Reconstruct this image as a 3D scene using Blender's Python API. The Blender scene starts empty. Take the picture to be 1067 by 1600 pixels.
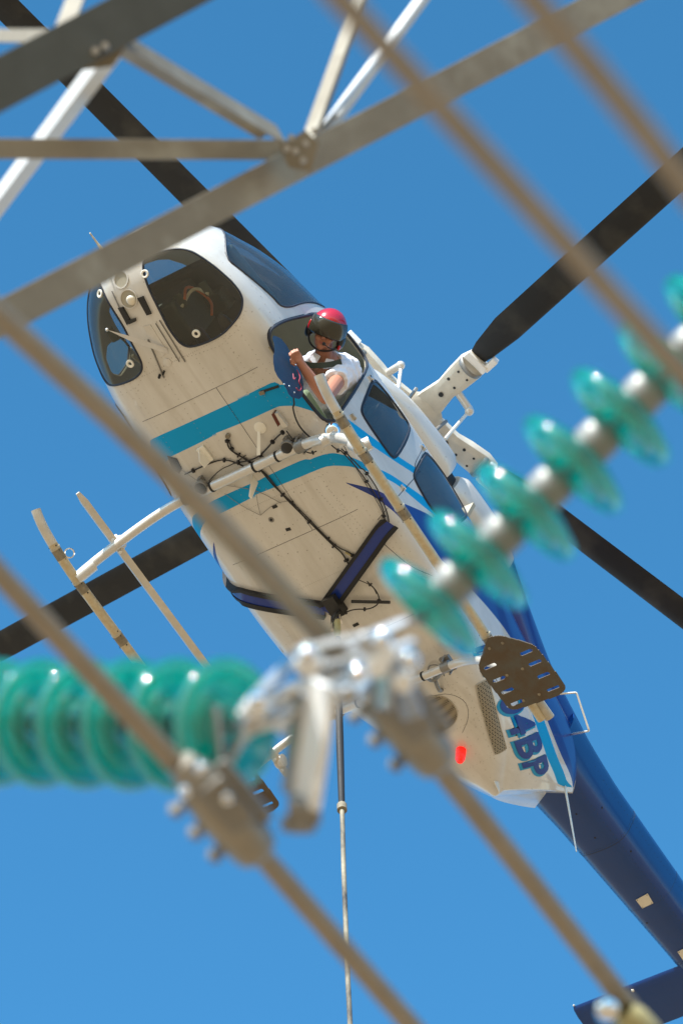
import bpy, bmesh, math, random
import numpy as np
from mathutils import Vector, Matrix, Euler
from mathutils.bvhtree import BVHTree
random.seed(7); np.random.seed(7)
S = bpy.context.scene
# ------------------------------------------------------------------ camera, world, sun, exposure
FPX = 6222.0                      # focal length in photo pixels (photo is 1067 x 1600)
ELEV = math.radians(60)
CAMZ = 22.0
cam_d = bpy.data.cameras.new('camera'); cam = bpy.data.objects.new('camera', cam_d)
S.collection.objects.link(cam); S.camera = cam
cam.location = (0, 0, CAMZ)
cam.rotation_euler = (math.radians(90) + ELEV, 0, 0)
cam_d.sensor_fit = 'VERTICAL'; cam_d.sensor_height = 36.0; cam_d.sensor_width = 24.0
cam_d.lens = FPX / 1600 * 36.0
cam_d.clip_start = 0.1; cam_d.clip_end = 5000
cam_d.dof.use_dof = True; cam_d.dof.focus_distance = 27.4; cam_d.dof.aperture_fstop = 3.1
RT = Vector((1, 0, 0)); DN = Vector((0, math.sin(ELEV), -math.cos(ELEV))); VW = Vector((0, math.cos(ELEV), math.sin(ELEV)))
CAM = Vector((0, 0, CAMZ))
SUNC = Vector((-0.36, -0.90, 0.10)).normalized()            # towards the sun, as right / down / forward
SUN = (RT * SUNC.x + DN * SUNC.y + VW * SUNC.z).normalized()
sd = bpy.data.lights.new('sun', 'SUN'); so = bpy.data.objects.new('sun', sd); S.collection.objects.link(so)
sd.energy = 3.9; sd.angle = math.radians(0.53); sd.color = (1, 0.955, 0.88)
so.rotation_euler = SUN.to_track_quat('Z', 'Y').to_euler(); so.location = (0, 0, 60)
w = bpy.data.worlds.new('World'); S.world = w; w.use_nodes = True
wn = w.node_tree.nodes; wl = w.node_tree.links
sky = wn.new('ShaderNodeTexSky'); sky.sky_type = 'NISHITA'; sky.sun_disc = False
sky.sun_elevation = math.asin(SUN.z); sky.sun_rotation = math.atan2(SUN.x, SUN.y)
sky.altitude = 300; sky.air_density = 1.0; sky.dust_density = 0.6; sky.ozone_density = 2.0
tint = wn.new('ShaderNodeMix'); tint.data_type = 'RGBA'; tint.blend_type = 'MULTIPLY'; tint.inputs[0].default_value = 1.0
wl.new(sky.outputs[0], tint.inputs[6]); tcw = wn.new('ShaderNodeTexCoord'); sxw = wn.new('ShaderNodeSeparateXYZ'); wl.new(tcw.outputs['Generated'], sxw.inputs[0])
mrw = wn.new('ShaderNodeMapRange'); mrw.inputs[1].default_value = 0.05; mrw.inputs[2].default_value = 0.6; wl.new(sxw.outputs[2], mrw.inputs[0])
mrs = wn.new('ShaderNodeMapRange'); mrs.inputs[1].default_value = 0.78; mrs.inputs[2].default_value = 0.94; mrs.inputs[3].default_value = 0.15; mrs.inputs[4].default_value = 0.116; wl.new(sxw.outputs[2], mrs.inputs[0]); wl.new(mrs.outputs[0], wn['Background'].inputs[1])
tm = wn.new('ShaderNodeMix'); tm.data_type = 'RGBA'; wl.new(mrw.outputs[0], tm.inputs[0]); tm.inputs[6].default_value = (0.62, 0.66, 0.70, 1); tm.inputs[7].default_value = (0.36, 0.95, 1.10, 1); wl.new(tm.outputs[2], tint.inputs[7])
wl.new(tint.outputs[2], wn['Background'].inputs[0]); wn['Background'].inputs[1].default_value = 0.15
S.view_settings.view_transform = 'Standard'; S.view_settings.look = 'None'
S.view_settings.exposure = 1.12; S.view_settings.gamma = 1.0
S.cycles.max_bounces = 12; S.cycles.transmission_bounces = 10; S.cycles.transparent_max_bounces = 16
S.cycles.sample_clamp_indirect = 12.0

# ------------------------------------------------------------------ helicopter pose (heli axes: X nose, Y port side, Z up)
HR = np.array([[-0.5291811109365021, 0.796043958247427, 0.29373690330936997], [-0.8019332513135727, -0.35609317439546206, -0.47968813992697934], [-0.27725513929529183, -0.4893992926912869, 0.8268119012493811]])
HT = np.array([-0.8532795194786091, 0.0014733438108070923, 27.305217718307453])
HC0 = -HR.T @ HT
c2w = np.array([[RT.x, DN.x, VW.x], [RT.y, DN.y, VW.y], [RT.z, DN.z, VW.z]])
M3 = c2w @ HR; t3 = c2w @ HT + np.array([0, 0, CAMZ])
HM = Matrix([list(M3[0]) + [t3[0]], list(M3[1]) + [t3[1]], list(M3[2]) + [t3[2]], [0, 0, 0, 1]])
def hdir(px, py):
    d = HR.T @ np.array([(px - 533.5) / FPX, (py - 800) / FPX, 1.0]); return d / np.linalg.norm(d)
def H(px, py, ax, v):                                        # where a sight line meets a plane of the helicopter
    d = hdir(px, py); k = 'xyz'.index(ax); return Vector(HC0 + d * (v - HC0[k]) / d[k])
def W(px, py, d):                                            # world point at distance d on a sight line
    return CAM + RT * ((px - 533.5) / FPX * d) + DN * ((py - 800) / FPX * d) + VW * d
def hv(x, y, z): return Vector(HR.T @ np.array([x, y, z]))   # camera direction -> heli direction
TOCAM = hv(0, 0, -1)

# ------------------------------------------------------------------ materials
MT = {}
def mat(name, col, rough=0.5, metal=0.0, n_amt=0.0, n_scale=8.0, n_col=None, bump=0.0, coat=0.0, trans=0.0, ior=1.45, emis=None, es=0, alpha=1.0, spec=0.5, stretch=None):
    m = bpy.data.materials.new(name); m.use_nodes = True; nt = m.node_tree; b = nt.nodes['Principled BSDF']
    b.inputs['Base Color'].default_value = (*col, 1); b.inputs['Roughness'].default_value = rough
    b.inputs['Metallic'].default_value = metal; b.inputs['Coat Weight'].default_value = coat
    b.inputs['Transmission Weight'].default_value = trans; b.inputs['IOR'].default_value = ior
    b.inputs['Specular IOR Level'].default_value = spec; b.inputs['Coat Roughness'].default_value = 0.06
    if emis: b.inputs['Emission Color'].default_value = (*emis, 1); b.inputs['Emission Strength'].default_value = es
    if n_amt or bump:
        tc = nt.nodes.new('ShaderNodeTexCoord'); no = nt.nodes.new('ShaderNodeTexNoise')
        no.inputs['Scale'].default_value = n_scale; no.inputs['Detail'].default_value = 6; no.inputs['Roughness'].default_value = 0.65
        if stretch:
            mp = nt.nodes.new('ShaderNodeMapping'); mp.inputs['Scale'].default_value = stretch
            nt.links.new(tc.outputs['Object'], mp.inputs[0]); nt.links.new(mp.outputs[0], no.inputs['Vector'])
        else: nt.links.new(tc.outputs['Object'], no.inputs['Vector'])
        if n_amt:
            cr = nt.nodes.new('ShaderNodeValToRGB'); cr.color_ramp.elements[0].position = 0.38; cr.color_ramp.elements[1].position = 0.68
            dk = n_col or tuple(c * (1 - n_amt) for c in col)
            cr.color_ramp.elements[0].color = (*[a * (1 - n_amt) + d * n_amt for a, d in zip(col, dk)], 1); cr.color_ramp.elements[1].color = (*col, 1)
            nt.links.new(no.outputs[0], cr.inputs[0]); nt.links.new(cr.outputs[0], b.inputs['Base Color'])
            mr = nt.nodes.new('ShaderNodeMapRange'); mr.inputs[3].default_value = min(1, rough * 1.35); mr.inputs[4].default_value = rough * 0.85
            nt.links.new(no.outputs[0], mr.inputs[0]); nt.links.new(mr.outputs[0], b.inputs['Roughness'])
        if bump:
            bp = nt.nodes.new('ShaderNodeBump'); bp.inputs['Strength'].default_value = bump; bp.inputs['Distance'].default_value = 0.01
            nt.links.new(no.outputs[0], bp.inputs['Height']); nt.links.new(bp.outputs[0], b.inputs['Normal'])
    MT[name] = m; return m
mat('white_paint', (0.67, 0.655, 0.62), 0.36, n_amt=0.5, n_scale=2.4, n_col=(0.47, 0.44, 0.38), coat=0.7, stretch=(0.6, 1.6, 1.6), bump=0.02)
mat('teal_paint', (0.0, 0.33, 0.70), 0.45, n_amt=0.15, n_scale=5, coat=0.0, spec=.25)
mat('blue_paint', (0.004, 0.030, 0.24), 0.3, n_amt=0.3, n_scale=3, coat=0.3)
mat('navy_paint', (0.0, 0.042, 0.20), 0.3, n_amt=0.3, n_scale=3, coat=0.2)
mat('light_blue_paint', (0.03, 0.25, 0.5), 0.3, coat=0.4)
mat('letter_teal', (0.0, 0.26, 0.48), 0.4)
mat('letter_blue', (0.006, 0.03, 0.22), 0.4)
mat('rivet_paint', (0.34, 0.32, 0.28), 0.5)
mat('liner', (0.40, 0.37, 0.29), 0.8, n_amt=0.3, n_scale=6)
mat('dark_trim', (0.02, 0.025, 0.04), 0.5)
mat('black_rubber', (0.015, 0.015, 0.016), 0.6, n_amt=0.3, n_scale=20)
mat('wire_black', (0.02, 0.018, 0.018), 0.45)
mat('chrome', (0.8, 0.8, 0.8), 0.08, 1.0)
mat('galv', (0.50, 0.51, 0.52), 0.33, 0.85, n_amt=0.45, n_scale=14, bump=0.05)
mat('cap_iron', (0.30, 0.30, 0.29), 0.42, 0.35, n_amt=0.4, n_scale=14)
mat('shaded_steel', (0.10, 0.088, 0.058), 0.6, n_amt=0.4, n_scale=7)  # tower steel darkened: the second chord's shade is put into the colour
mat('sunlit_steel', (0.70, 0.69, 0.66), 0.5, n_amt=0.2, n_scale=8)  # tower steel lightened: sunlight on two diagonals is put into the colour
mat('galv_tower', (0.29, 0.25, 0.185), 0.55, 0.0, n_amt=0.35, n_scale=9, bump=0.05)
mat('alu_tube', (0.68, 0.66, 0.62), 0.28, 0.35, n_amt=0.35, n_scale=10)
mat('skid_worn', (0.60, 0.53, 0.38), 0.42, 0.2, n_amt=0.6, n_scale=26, n_col=(0.46, 0.36, 0.20), bump=0.2)
mat('skid_clean', (0.66, 0.63, 0.56), 0.35, 0.1, n_amt=0.4, n_scale=9)
mat('band', (0.50, 0.46, 0.36), 0.5, 0.3)
mat('clamp_iron', (0.34, 0.31, 0.26), 0.42, 0.35, n_amt=0.4, n_scale=12)
mat('rust', (0.30, 0.26, 0.19), 0.75, n_amt=0.6, n_scale=25, bump=0.3)
mat('steel_plate', (0.10, 0.095, 0.08), 0.5, 0.2, n_amt=0.8, n_scale=9, n_col=(0.10, 0.065, 0.035), bump=0.1)
mat('conductor', (0.33, 0.275, 0.205), 0.5, 0.15, n_amt=0.35, n_scale=12)
mat('white_metal', (0.86, 0.85, 0.82), 0.35, 0.1, n_amt=0.15, n_scale=10)
mat('white_plastic', (0.8, 0.78, 0.7), 0.4)
mat('black_metal', (0.03, 0.03, 0.03), 0.4, 0.3)
mat('grey_metal', (0.28, 0.27, 0.25), 0.45, 0.6, n_amt=0.4, n_scale=12)
mat('blade', (0.012, 0.014, 0.017), 0.5, n_amt=0.3, n_scale=4)
mat('hub_paint', (0.66, 0.62, 0.53), 0.42, n_amt=0.4, n_scale=9)
mat('skin', (0.42, 0.19, 0.12), 0.5, n_amt=0.3, n_scale=30, n_col=(0.4, 0.15, 0.09))
mat('lips', (0.40, 0.12, 0.10), 0.45)
mat('cloth_white', (0.78, 0.78, 0.84), 0.85, n_amt=0.12, n_scale=14, bump=0.4)
mat('denim', (0.03, 0.04, 0.06), 0.9, n_amt=0.3, n_scale=20)
mat('pouch_blue', (0.010, 0.038, 0.085), 0.55, n_amt=0.3, n_scale=12, bump=0.1)
mat('helmet_red', (0.42, 0.004, 0.012), 0.2, coat=0.5)
mat('helmet_black', (0.015, 0.016, 0.018), 0.35)
mat('visor', (0.035, 0.032, 0.022), 0.16, coat=0.2)
mat('red_cord', (0.30, 0.02, 0.05), 0.6)
mat('yellow', (0.44, 0.38, 0.18), 0.5, n_amt=0.3, n_scale=10)
mat('seat_green', (0.30, 0.38, 0.22), 0.8, n_amt=0.5, n_scale=8)
mat('seat_dark', (0.04, 0.055, 0.045), 0.85, n_amt=0.3, n_scale=14)
mat('cork', (0.55, 0.5, 0.40), 0.6, n_amt=0.5, n_scale=14)
mat('orange_wire', (0.5, 0.12, 0.03), 0.5)
mat('lamp_glass', (0.75, 0.70, 0.58), 0.15, coat=0.6)
mat('brown_window', (0.10, 0.02, 0.012), 0.2)
def glass_pane(name, tint, fac):                                  # thin glazing: tinted see-through plus a mirror-like skin
    m = bpy.data.materials.new(name); m.use_nodes = True; nt = m.node_tree; nt.nodes.clear()
    o = nt.nodes.new('ShaderNodeOutputMaterial'); t = nt.nodes.new('ShaderNodeBsdfTransparent'); g = nt.nodes.new('ShaderNodeBsdfGlossy')
    t.inputs[0].default_value = (*tint, 1); g.inputs['Roughness'].default_value = 0.03; g.inputs[0].default_value = (0.9, 0.9, 0.9, 1)
    lw = nt.nodes.new('ShaderNodeLayerWeight'); lw.inputs[0].default_value = 0.5
    pw = nt.nodes.new('ShaderNodeMath'); pw.operation = 'POWER'; pw.inputs[1].default_value = 4.0; nt.links.new(lw.outputs['Facing'], pw.inputs[0])
    f = nt.nodes.new('ShaderNodeMath'); f.operation = 'MULTIPLY_ADD'; f.inputs[1].default_value = 0.9; f.inputs[2].default_value = 0.05; nt.links.new(pw.outputs[0], f.inputs[0]); mx = nt.nodes.new('ShaderNodeMixShader')
    no = nt.nodes.new('ShaderNodeTexNoise'); no.inputs['Scale'].default_value = 3; tc = nt.nodes.new('ShaderNodeTexCoord')
    nt.links.new(tc.outputs['Object'], no.inputs['Vector'])
    df = nt.nodes.new('ShaderNodeBsdfDiffuse'); df.inputs[0].default_value = (0.5, 0.48, 0.42, 1)
    mp = nt.nodes.new('ShaderNodeMapRange'); mp.inputs[3].default_value = 0.0; mp.inputs[4].default_value = fac
    nt.links.new(no.outputs[0], mp.inputs[0]); m2 = nt.nodes.new('ShaderNodeMixShader'); nt.links.new(mp.outputs[0], m2.inputs[0])
    nt.links.new(t.outputs[0], m2.inputs[1]); nt.links.new(df.outputs[0], m2.inputs[2])
    nt.links.new(f.outputs[0], mx.inputs[0]); nt.links.new(m2.outputs[0], mx.inputs[1]); nt.links.new(g.outputs[0], mx.inputs[2])
    nt.links.new(mx.outputs[0], o.inputs[0]); MT[name] = m
glass_pane('chin_glass', (0.66, 0.68, 0.62), 0.05)
glass_pane('screen_glass', (0.74, 0.78, 0.82), 0.08)
glass_pane('dark_glass', (0.10, 0.12, 0.14), 0.16)
def teal_glass():
    m = bpy.data.materials.new('teal_glass'); m.use_nodes = True; nt = m.node_tree; b = nt.nodes['Principled BSDF']
    b.inputs['Base Color'].default_value = (0.0, 0.58, 0.44, 1); b.inputs['Transmission Weight'].default_value = 1; b.inputs['IOR'].default_value = 1.42
    b.inputs['Roughness'].default_value = 0.05; b.inputs['Coat Weight'].default_value = 1; b.inputs['Coat IOR'].default_value = 2.05; b.inputs['Coat Roughness'].default_value = 0.05
    o = nt.nodes['Material Output']; tr = nt.nodes.new('ShaderNodeBsdfTranslucent'); tr.inputs[0].default_value = (0.0, 0.66, 0.53, 1)
    df = nt.nodes.new('ShaderNodeBsdfDiffuse'); df.inputs[0].default_value = (0.0, 0.25, 0.21, 1)
    a = nt.nodes.new('ShaderNodeMixShader'); a.inputs[0].default_value = 0.4; nt.links.new(tr.outputs[0], a.inputs[1]); nt.links.new(df.outputs[0], a.inputs[2])
    mx = nt.nodes.new('ShaderNodeMixShader'); mx.inputs[0].default_value = 0.31
    nt.links.new(b.outputs[0], mx.inputs[1]); nt.links.new(a.outputs[0], mx.inputs[2]); nt.links.new(mx.outputs[0], o.inputs[0])
    MT['teal_glass'] = m
teal_glass()
def mesh_mat():                                                   # perforated / woven metal grille
    m = mat('grille', (0.16, 0.14, 0.10), 0.5, 0.4); nt = m.node_tree; b = nt.nodes['Principled BSDF']
    tc = nt.nodes.new('ShaderNodeTexCoord'); v = nt.nodes.new('ShaderNodeTexVoronoi'); v.inputs['Scale'].default_value = 62; v.inputs['Randomness'].default_value = 0.0
    nt.links.new(tc.outputs['Object'], v.inputs['Vector']); cr = nt.nodes.new('ShaderNodeValToRGB')
    cr.color_ramp.elements[0].position = 0.30; cr.color_ramp.elements[0].color = (0.01, 0.008, 0.006, 1)
    cr.color_ramp.elements[1].position = 0.42; cr.color_ramp.elements[1].color = (0.30, 0.26, 0.19, 1)
    nt.links.new(v.outputs['Distance'], cr.inputs[0]); nt.links.new(cr.outputs[0], b.inputs['Base Color'])
mesh_mat()

MT['white_paint'].node_tree.nodes['Principled BSDF'].inputs['Coat IOR'].default_value = 1.8
def add_streaks(name, col, sc, lo, hi, amt):
    nt = MT[name].node_tree; b = nt.nodes['Principled BSDF']; src = b.inputs['Base Color'].links[0].from_socket
    tc = nt.nodes.new('ShaderNodeTexCoord'); mp = nt.nodes.new('ShaderNodeMapping'); mp.inputs['Scale'].default_value = sc; no = nt.nodes.new('ShaderNodeTexNoise'); no.inputs['Scale'].default_value = 1; no.inputs['Detail'].default_value = 5
    nt.links.new(tc.outputs['Object'], mp.inputs[0]); nt.links.new(mp.outputs[0], no.inputs['Vector']); mr = nt.nodes.new('ShaderNodeMapRange'); mr.inputs[1].default_value = lo; mr.inputs[2].default_value = hi; mr.inputs[4].default_value = amt
    nt.links.new(no.outputs[0], mr.inputs[0]); mx = nt.nodes.new('ShaderNodeMix'); mx.data_type = 'RGBA'; nt.links.new(mr.outputs[0], mx.inputs[0]); nt.links.new(src, mx.inputs[6]); mx.inputs[7].default_value = (*col, 1); nt.links.new(mx.outputs[2], b.inputs['Base Color'])
add_streaks('white_paint', (0.30, 0.25, 0.18), (1.1, 14, 5), .55, .75, .22)
add_streaks('white_paint', (0.22, 0.18, 0.13), (40, 40, 40), .66, .74, .5)
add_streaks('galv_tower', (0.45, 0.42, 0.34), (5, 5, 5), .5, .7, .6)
add_streaks('blade', (0.05, 0.05, 0.045), (3, 3, 3), .5, .7, .7)
# ------------------------------------------------------------------ mesh helpers
def frame_of(d):
    d = d.normalized(); u = d.cross(Vector((0, 0, 1)))
    if u.length < 1e-3: u = d.cross(Vector((1, 0, 0)))
    u.normalize(); return d, u, d.cross(u).normalized()
class MB:
    def __init__(s): s.v = []; s.f = []; s.m = []
    def add(s, vs, fs, m=0):
        o = len(s.v); s.v += [tuple(p) for p in vs]; s.f += [tuple(i + o for i in f) for f in fs]; s.m += [m] * len(fs); return s
    def tube(s, pts, r, n=10, m=0, cap=True, closed=False):
        pts = [Vector(p) for p in pts]; N = len(pts); rs = r if isinstance(r, (list, tuple)) else [r] * N
        rings = []; pu = None
        for i, p in enumerate(pts):
            if closed: t = pts[(i + 1) % N] - pts[i - 1]
            else: t = pts[min(i + 1, N - 1)] - pts[max(i - 1, 0)]
            if t.length < 1e-9: t = Vector((0, 0, 1))
            t.normalize()
            u = (pu - t * pu.dot(t)) if pu is not None else frame_of(t)[1]
            if u.length < 1e-6: u = frame_of(t)[1]
            u.normalize(); pu = u; v = t.cross(u)
            rings.append([p + (u * math.cos(2 * math.pi * k / n) + v * math.sin(2 * math.pi * k / n)) * rs[i] for k in range(n)])
        vs = [q for r_ in rings for q in r_]; fs = []
        for i in range(N if closed else N - 1):
            j = (i + 1) % N
            for k in range(n): fs.append((i * n + k, i * n + (k + 1) % n, j * n + (k + 1) % n, j * n + k))
        if cap and not closed: fs.append(tuple(range(n))[::-1]); fs.append(tuple((N - 1) * n + k for k in range(n)))
        return s.add(vs, fs, m)
    def box(s, c, size, ax=None, m=0):
        c = Vector(c); ax = ax or (Vector((1, 0, 0)), Vector((0, 1, 0)), Vector((0, 0, 1))); h = [q / 2 for q in size]
        vs = [c + ax[0] * h[0] * a + ax[1] * h[1] * b + ax[2] * h[2] * d for a in (-1, 1) for b in (-1, 1) for d in (-1, 1)]
        return s.add(vs, [(0, 1, 3, 2), (4, 6, 7, 5), (0, 4, 5, 1), (2, 3, 7, 6), (0, 2, 6, 4), (1, 5, 7, 3)], m)
    def lathe(s, o, axis, prof, n=24, m=0, closed=False):          # prof = [(r, h)...] along axis from o
        o = Vector(o); d, u, v = frame_of(Vector(axis)); N = len(prof)
        vs = [o + d * h + (u * math.cos(2 * math.pi * k / n) + v * math.sin(2 * math.pi * k / n)) * max(r, 1e-4) for r, h in prof for k in range(n)]
        fs = [(i * n + k, i * n + (k + 1) % n, ((i + 1) % N) * n + (k + 1) % n, ((i + 1) % N) * n + k) for i in range(N if closed else N - 1) for k in range(n)]
        return s.add(vs, fs, m)
    def ball(s, c, r, m=0, sc=(1, 1, 1), ax=None, n=14):
        c = Vector(c); ax = ax or (Vector((1, 0, 0)), Vector((0, 1, 0)), Vector((0, 0, 1))); vs = []; fs = []
        for i in range(n + 1):
            th = math.pi * i / n
            for k in range(2 * n):
                ph = math.pi * k / n
                vs.append(c + (ax[0] * math.sin(th) * math.cos(ph) * sc[0] + ax[1] * math.sin(th) * math.sin(ph) * sc[1] + ax[2] * math.cos(th) * sc[2]) * r)
        for i in range(n):
            for k in range(2 * n): fs.append((i * 2 * n + k, i * 2 * n + (k + 1) % (2 * n), (i + 1) * 2 * n + (k + 1) % (2 * n), (i + 1) * 2 * n + k))
        return s.add(vs, fs, m)
    def plate(s, pts, nrm, th, m=0):                               # outline polygon extruded along nrm
        nrm = Vector(nrm).normalized() * th; n = len(pts); vs = [Vector(p) for p in pts] + [Vector(p) + nrm for p in pts]
        return s.add(vs, [tuple(range(n))[::-1], tuple(range(n, 2 * n))] + [(i, (i + 1) % n, n + (i + 1) % n, n + i) for i in range(n)], m)
    def build(s, name, mats, parent=None, smooth=True, bevel=0, mod=None):
        me = bpy.data.meshes.new(name); me.from_pydata(s.v, [], s.f); me.update()
        bm = bmesh.new(); bm.from_mesh(me); bmesh.ops.recalc_face_normals(bm, faces=bm.faces); bm.to_mesh(me); bm.free()
        for q in (mats if isinstance(mats, (list, tuple)) else [mats]): me.materials.append(MT[q])
        me.polygons.foreach_set('material_index', s.m)
        o = bpy.data.objects.new(name, me); S.collection.objects.link(o)
        if parent is not None: o.parent = parent
        if smooth:
            me.polygons.foreach_set('use_smooth', [True] * len(me.polygons)); me.set_sharp_from_angle(angle=math.radians(38))
        if bevel:
            b = o.modifiers.new('bevel', 'BEVEL'); b.width = bevel; b.segments = 2; b.limit_method = 'ANGLE'
        return o
def tag(o, label=None, cat=None, group=None, kind=None):
    if label: o['label'] = label
    if cat: o['category'] = cat
    if group: o['group'] = group
    if kind: o['kind'] = kind
    return o
def empty(name, loc=(0, 0, 0), parent=None):
    o = bpy.data.objects.new(name, None); S.collection.objects.link(o); o.location = loc; o.empty_display_size = 0.2
    if parent: o.parent = parent
    return o
def chaikin(p, k=2, closed=True):
    p = [Vector(q) for q in p]
    for _ in range(k):
        q = []; n = len(p)
        for i in range(n if closed else n - 1):
            a, b = p[i], p[(i + 1) % n]; q += [a * 0.75 + b * 0.25, a * 0.25 + b * 0.75]
        if not closed: q = [p[0]] + q + [p[-1]]
        p = q
    return p
def smooth_path(p, k=3): return chaikin(p, k, False)

# ------------------------------------------------------------------ ground
g = MB(); N = 48; ext = 3000
for i in range(N + 1):
    for j in range(N + 1):
        a = (i / N * 2 - 1); b = (j / N * 2 - 1)
        x = math.copysign(abs(a) ** 2.2, a) * ext; y = math.copysign(abs(b) ** 2.2, b) * ext
        g.v.append((x, y, 0.25 * math.sin(x * 0.13) * math.cos(y * 0.11) - 0.3))
for i in range(N):
    for j in range(N): k = i * (N + 1) + j; g.f.append((k, k + N + 1, k + N + 2, k + 1)); g.m.append(0)
mat('desert', (0.40, 0.255, 0.135), 0.95, n_amt=0.5, n_scale=0.35, n_col=(0.24, 0.16, 0.08), bump=0.5)
tag(g.build('ground', 'desert'), kind='structure')

# ------------------------------------------------------------------ helicopter
heli = empty('helicopter'); heli.matrix_world = HM
tag(heli, 'white helicopter with teal and blue stripes hovering overhead, nose up left, pilot leaning out', 'helicopter')

ST = np.array([  # x, half width, z bottom, z top, z widest, exponent below, exponent above
 (1.76, .03, 1.05, 1.11, 1.08, 2.2, 2.1), (1.74, .17, .95, 1.22, 1.08, 2.2, 2.1), (1.69, .30, .87, 1.33, 1.07, 2.3, 2.1), (1.60, .43, .79, 1.44, 1.06, 2.4, 2.1), (1.48, .53, .725, 1.55, 1.05, 2.7, 2.2),
 (1.32, .61, .685, 1.67, 1.04, 3.1, 2.2), (1.12, .67, .655, 1.81, 1.03, 3.6, 2.3), (.85, .71, .65, 1.96, 1.03, 4.2, 2.4), (.5, .73, .65, 2.06, 1.04, 4.6, 2.6), (.1, .745, .65, 2.11, 1.05, 5, 2.8),
 (-.4, .75, .65, 2.13, 1.06, 5, 2.9), (-1.0, .75, .65, 2.13, 1.08, 5, 2.9), (-1.4, .735, .65, 2.13, 1.1, 4.6, 2.8), (-1.75, .67, .665, 2.14, 1.15, 4.2, 2.7), (-2.2, .56, .76, 2.16, 1.25, 3.7, 2.6),
 (-2.7, .43, .87, 2.20, 1.4, 2.9, 2.4), (-2.95, .33, .93, 2.24, 1.5, 2.4, 2.3), (-3.08, .25, .97, 2.20, 1.6, 2.1, 2.2), (-3.18, .17, 1.00, 2.10, 1.65, 1.9, 2.1)])
def pchip(xq, x, y):
    h = np.diff(x); dl = np.diff(y) / h; d = np.zeros_like(y)
    for k in range(1, len(x) - 1):
        if dl[k - 1] * dl[k] > 0:
            w1 = 2 * h[k] + h[k - 1]; w2 = h[k] + 2 * h[k - 1]; d[k] = (w1 + w2) / (w1 / dl[k - 1] + w2 / dl[k])
    d[0] = dl[0]; d[-1] = dl[-1]; i = np.clip(np.searchsorted(x, xq) - 1, 0, len(x) - 2); t = (xq - x[i]) / h[i]
    return (1 + 2 * t) * (1 - t) ** 2 * y[i] + t * (1 - t) ** 2 * h[i] * d[i] + t * t * (3 - 2 * t) * y[i + 1] + t * t * (t - 1) * h[i] * d[i + 1]
SX = ST[::-1, 0].copy()
def prof(x, k): return pchip(x, SX, ST[::-1, k].copy())
def shear(x, z): t = np.clip((-2.35 - x) / .8, 0, 1); return .80 * t * t * (3 - 2 * t) * np.clip(z - 1.04, 0, .62)
def shell_pt(x, ph, off=0.0):
    x = np.asarray(x, float); ph = np.asarray(ph, float)
    Wd = prof(x, 1) + off; zb = prof(x, 2); zt = prof(x, 3); zc = prof(x, 4)
    c = np.cos(ph); s_ = np.abs(np.sin(ph)); low = c > 0
    h = np.where(low, zc - zb, zt - zc) + off; n = np.where(low, prof(x, 5), prof(x, 6))
    r = ((s_ / Wd) ** n + (np.abs(c) / h) ** n) ** (-1 / n)
    z = zc - r * c; return np.stack([x - shear(x, z), r * np.sin(ph), z], -1)
def to_par(p):                                                # shell coordinates (station, angle) of a point on the shell
    x = p[0]
    for _ in range(12): x = float(np.clip(p[0] + shear(x, p[2]), -3.18, 1.76))
    return (x, math.atan2(p[1], float(prof(np.array([x]), 4)[0]) - p[2]))
def par3(x, ph, off=0.0): return Vector(shell_pt(np.array([x]), np.array([ph]), off)[0])
# grid
xs = [1.76]
while xs[-1] > -3.18:
    d = 0.014 if xs[-1] < 1.45 else 0.003 + 0.011 * (1.76 - xs[-1]) / 0.31
    xs.append(xs[-1] - d)
xs[-1] = -3.18; xs = np.array(xs); NP = 380
XX, PP = np.meshgrid(xs, -math.pi + np.arange(NP) * 2 * math.pi / NP, indexing='ij'); NX = len(xs)
base = shell_pt(XX, PP)
def grid_faces():
    i, j = np.meshgrid(np.arange(NX - 1), np.arange(NP), indexing='ij'); i = i.ravel(); j = j.ravel(); j2 = (j + 1) % NP
    return np.stack([i * NP + j, (i + 1) * NP + j, (i + 1) * NP + j2, i * NP + j2], -1)
GF = grid_faces()
cs = slice(None, None, 4)
bv = base[::4, ::4].reshape(-1, 3); nx4, np4 = base[::4, ::4].shape[:2]
bf = [(i * np4 + j, (i + 1) * np4 + j, (i + 1) * np4 + (j + 1) % np4, i * np4 + (j + 1) % np4) for i in range(nx4 - 1) for j in range(np4)]
BVH = BVHTree.FromPolygons([tuple(p) for p in bv], bf)
def surf(px, py, off=0.0):
    d = Vector(hdir(px, py)); hit, nr, _, _ = BVH.ray_cast(Vector(HC0), d)
    if hit is None:                                           # just outside the outline: take the nearest point of the shell
        best = min((BVH.find_nearest(Vector(HC0) + d * (24 + .05 * k)) for k in range(160)), key=lambda r: r[3]); hit, nr = best[0], best[1]
    if nr.dot(d) > 0: nr = -nr
    return hit + nr * off, nr
def P_(*pts): return [to_par(surf(px, py)[0]) for px, py in pts]
def rnd(poly, k=2, first=.25):
    p = [Vector((a, b, 0)) for a, b in poly]; q = []
    for i in range(len(p)): a, b = p[i], p[(i + 1) % len(p)]; q += [a.lerp(b, first), a.lerp(b, 1 - first)]
    return [(v.x, v.y) for v in chaikin(q, k - 1)]
def inside(poly, x, p):
    x = np.asarray(x); p = np.asarray(p); r = np.zeros(x.shape, bool); n = len(poly)
    for i in range(n):
        x1, y1 = poly[i]; x2, y2 = poly[(i + 1) % n]
        if y1 == y2: continue
        c = ((y1 > p) != (y2 > p)) & (x < (x2 - x1) * (p - y1) / (y2 - y1) + x1); r ^= c
    return r
def mir(poly): return [(a, -b) for a, b in poly]
PI = math.pi
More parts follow.
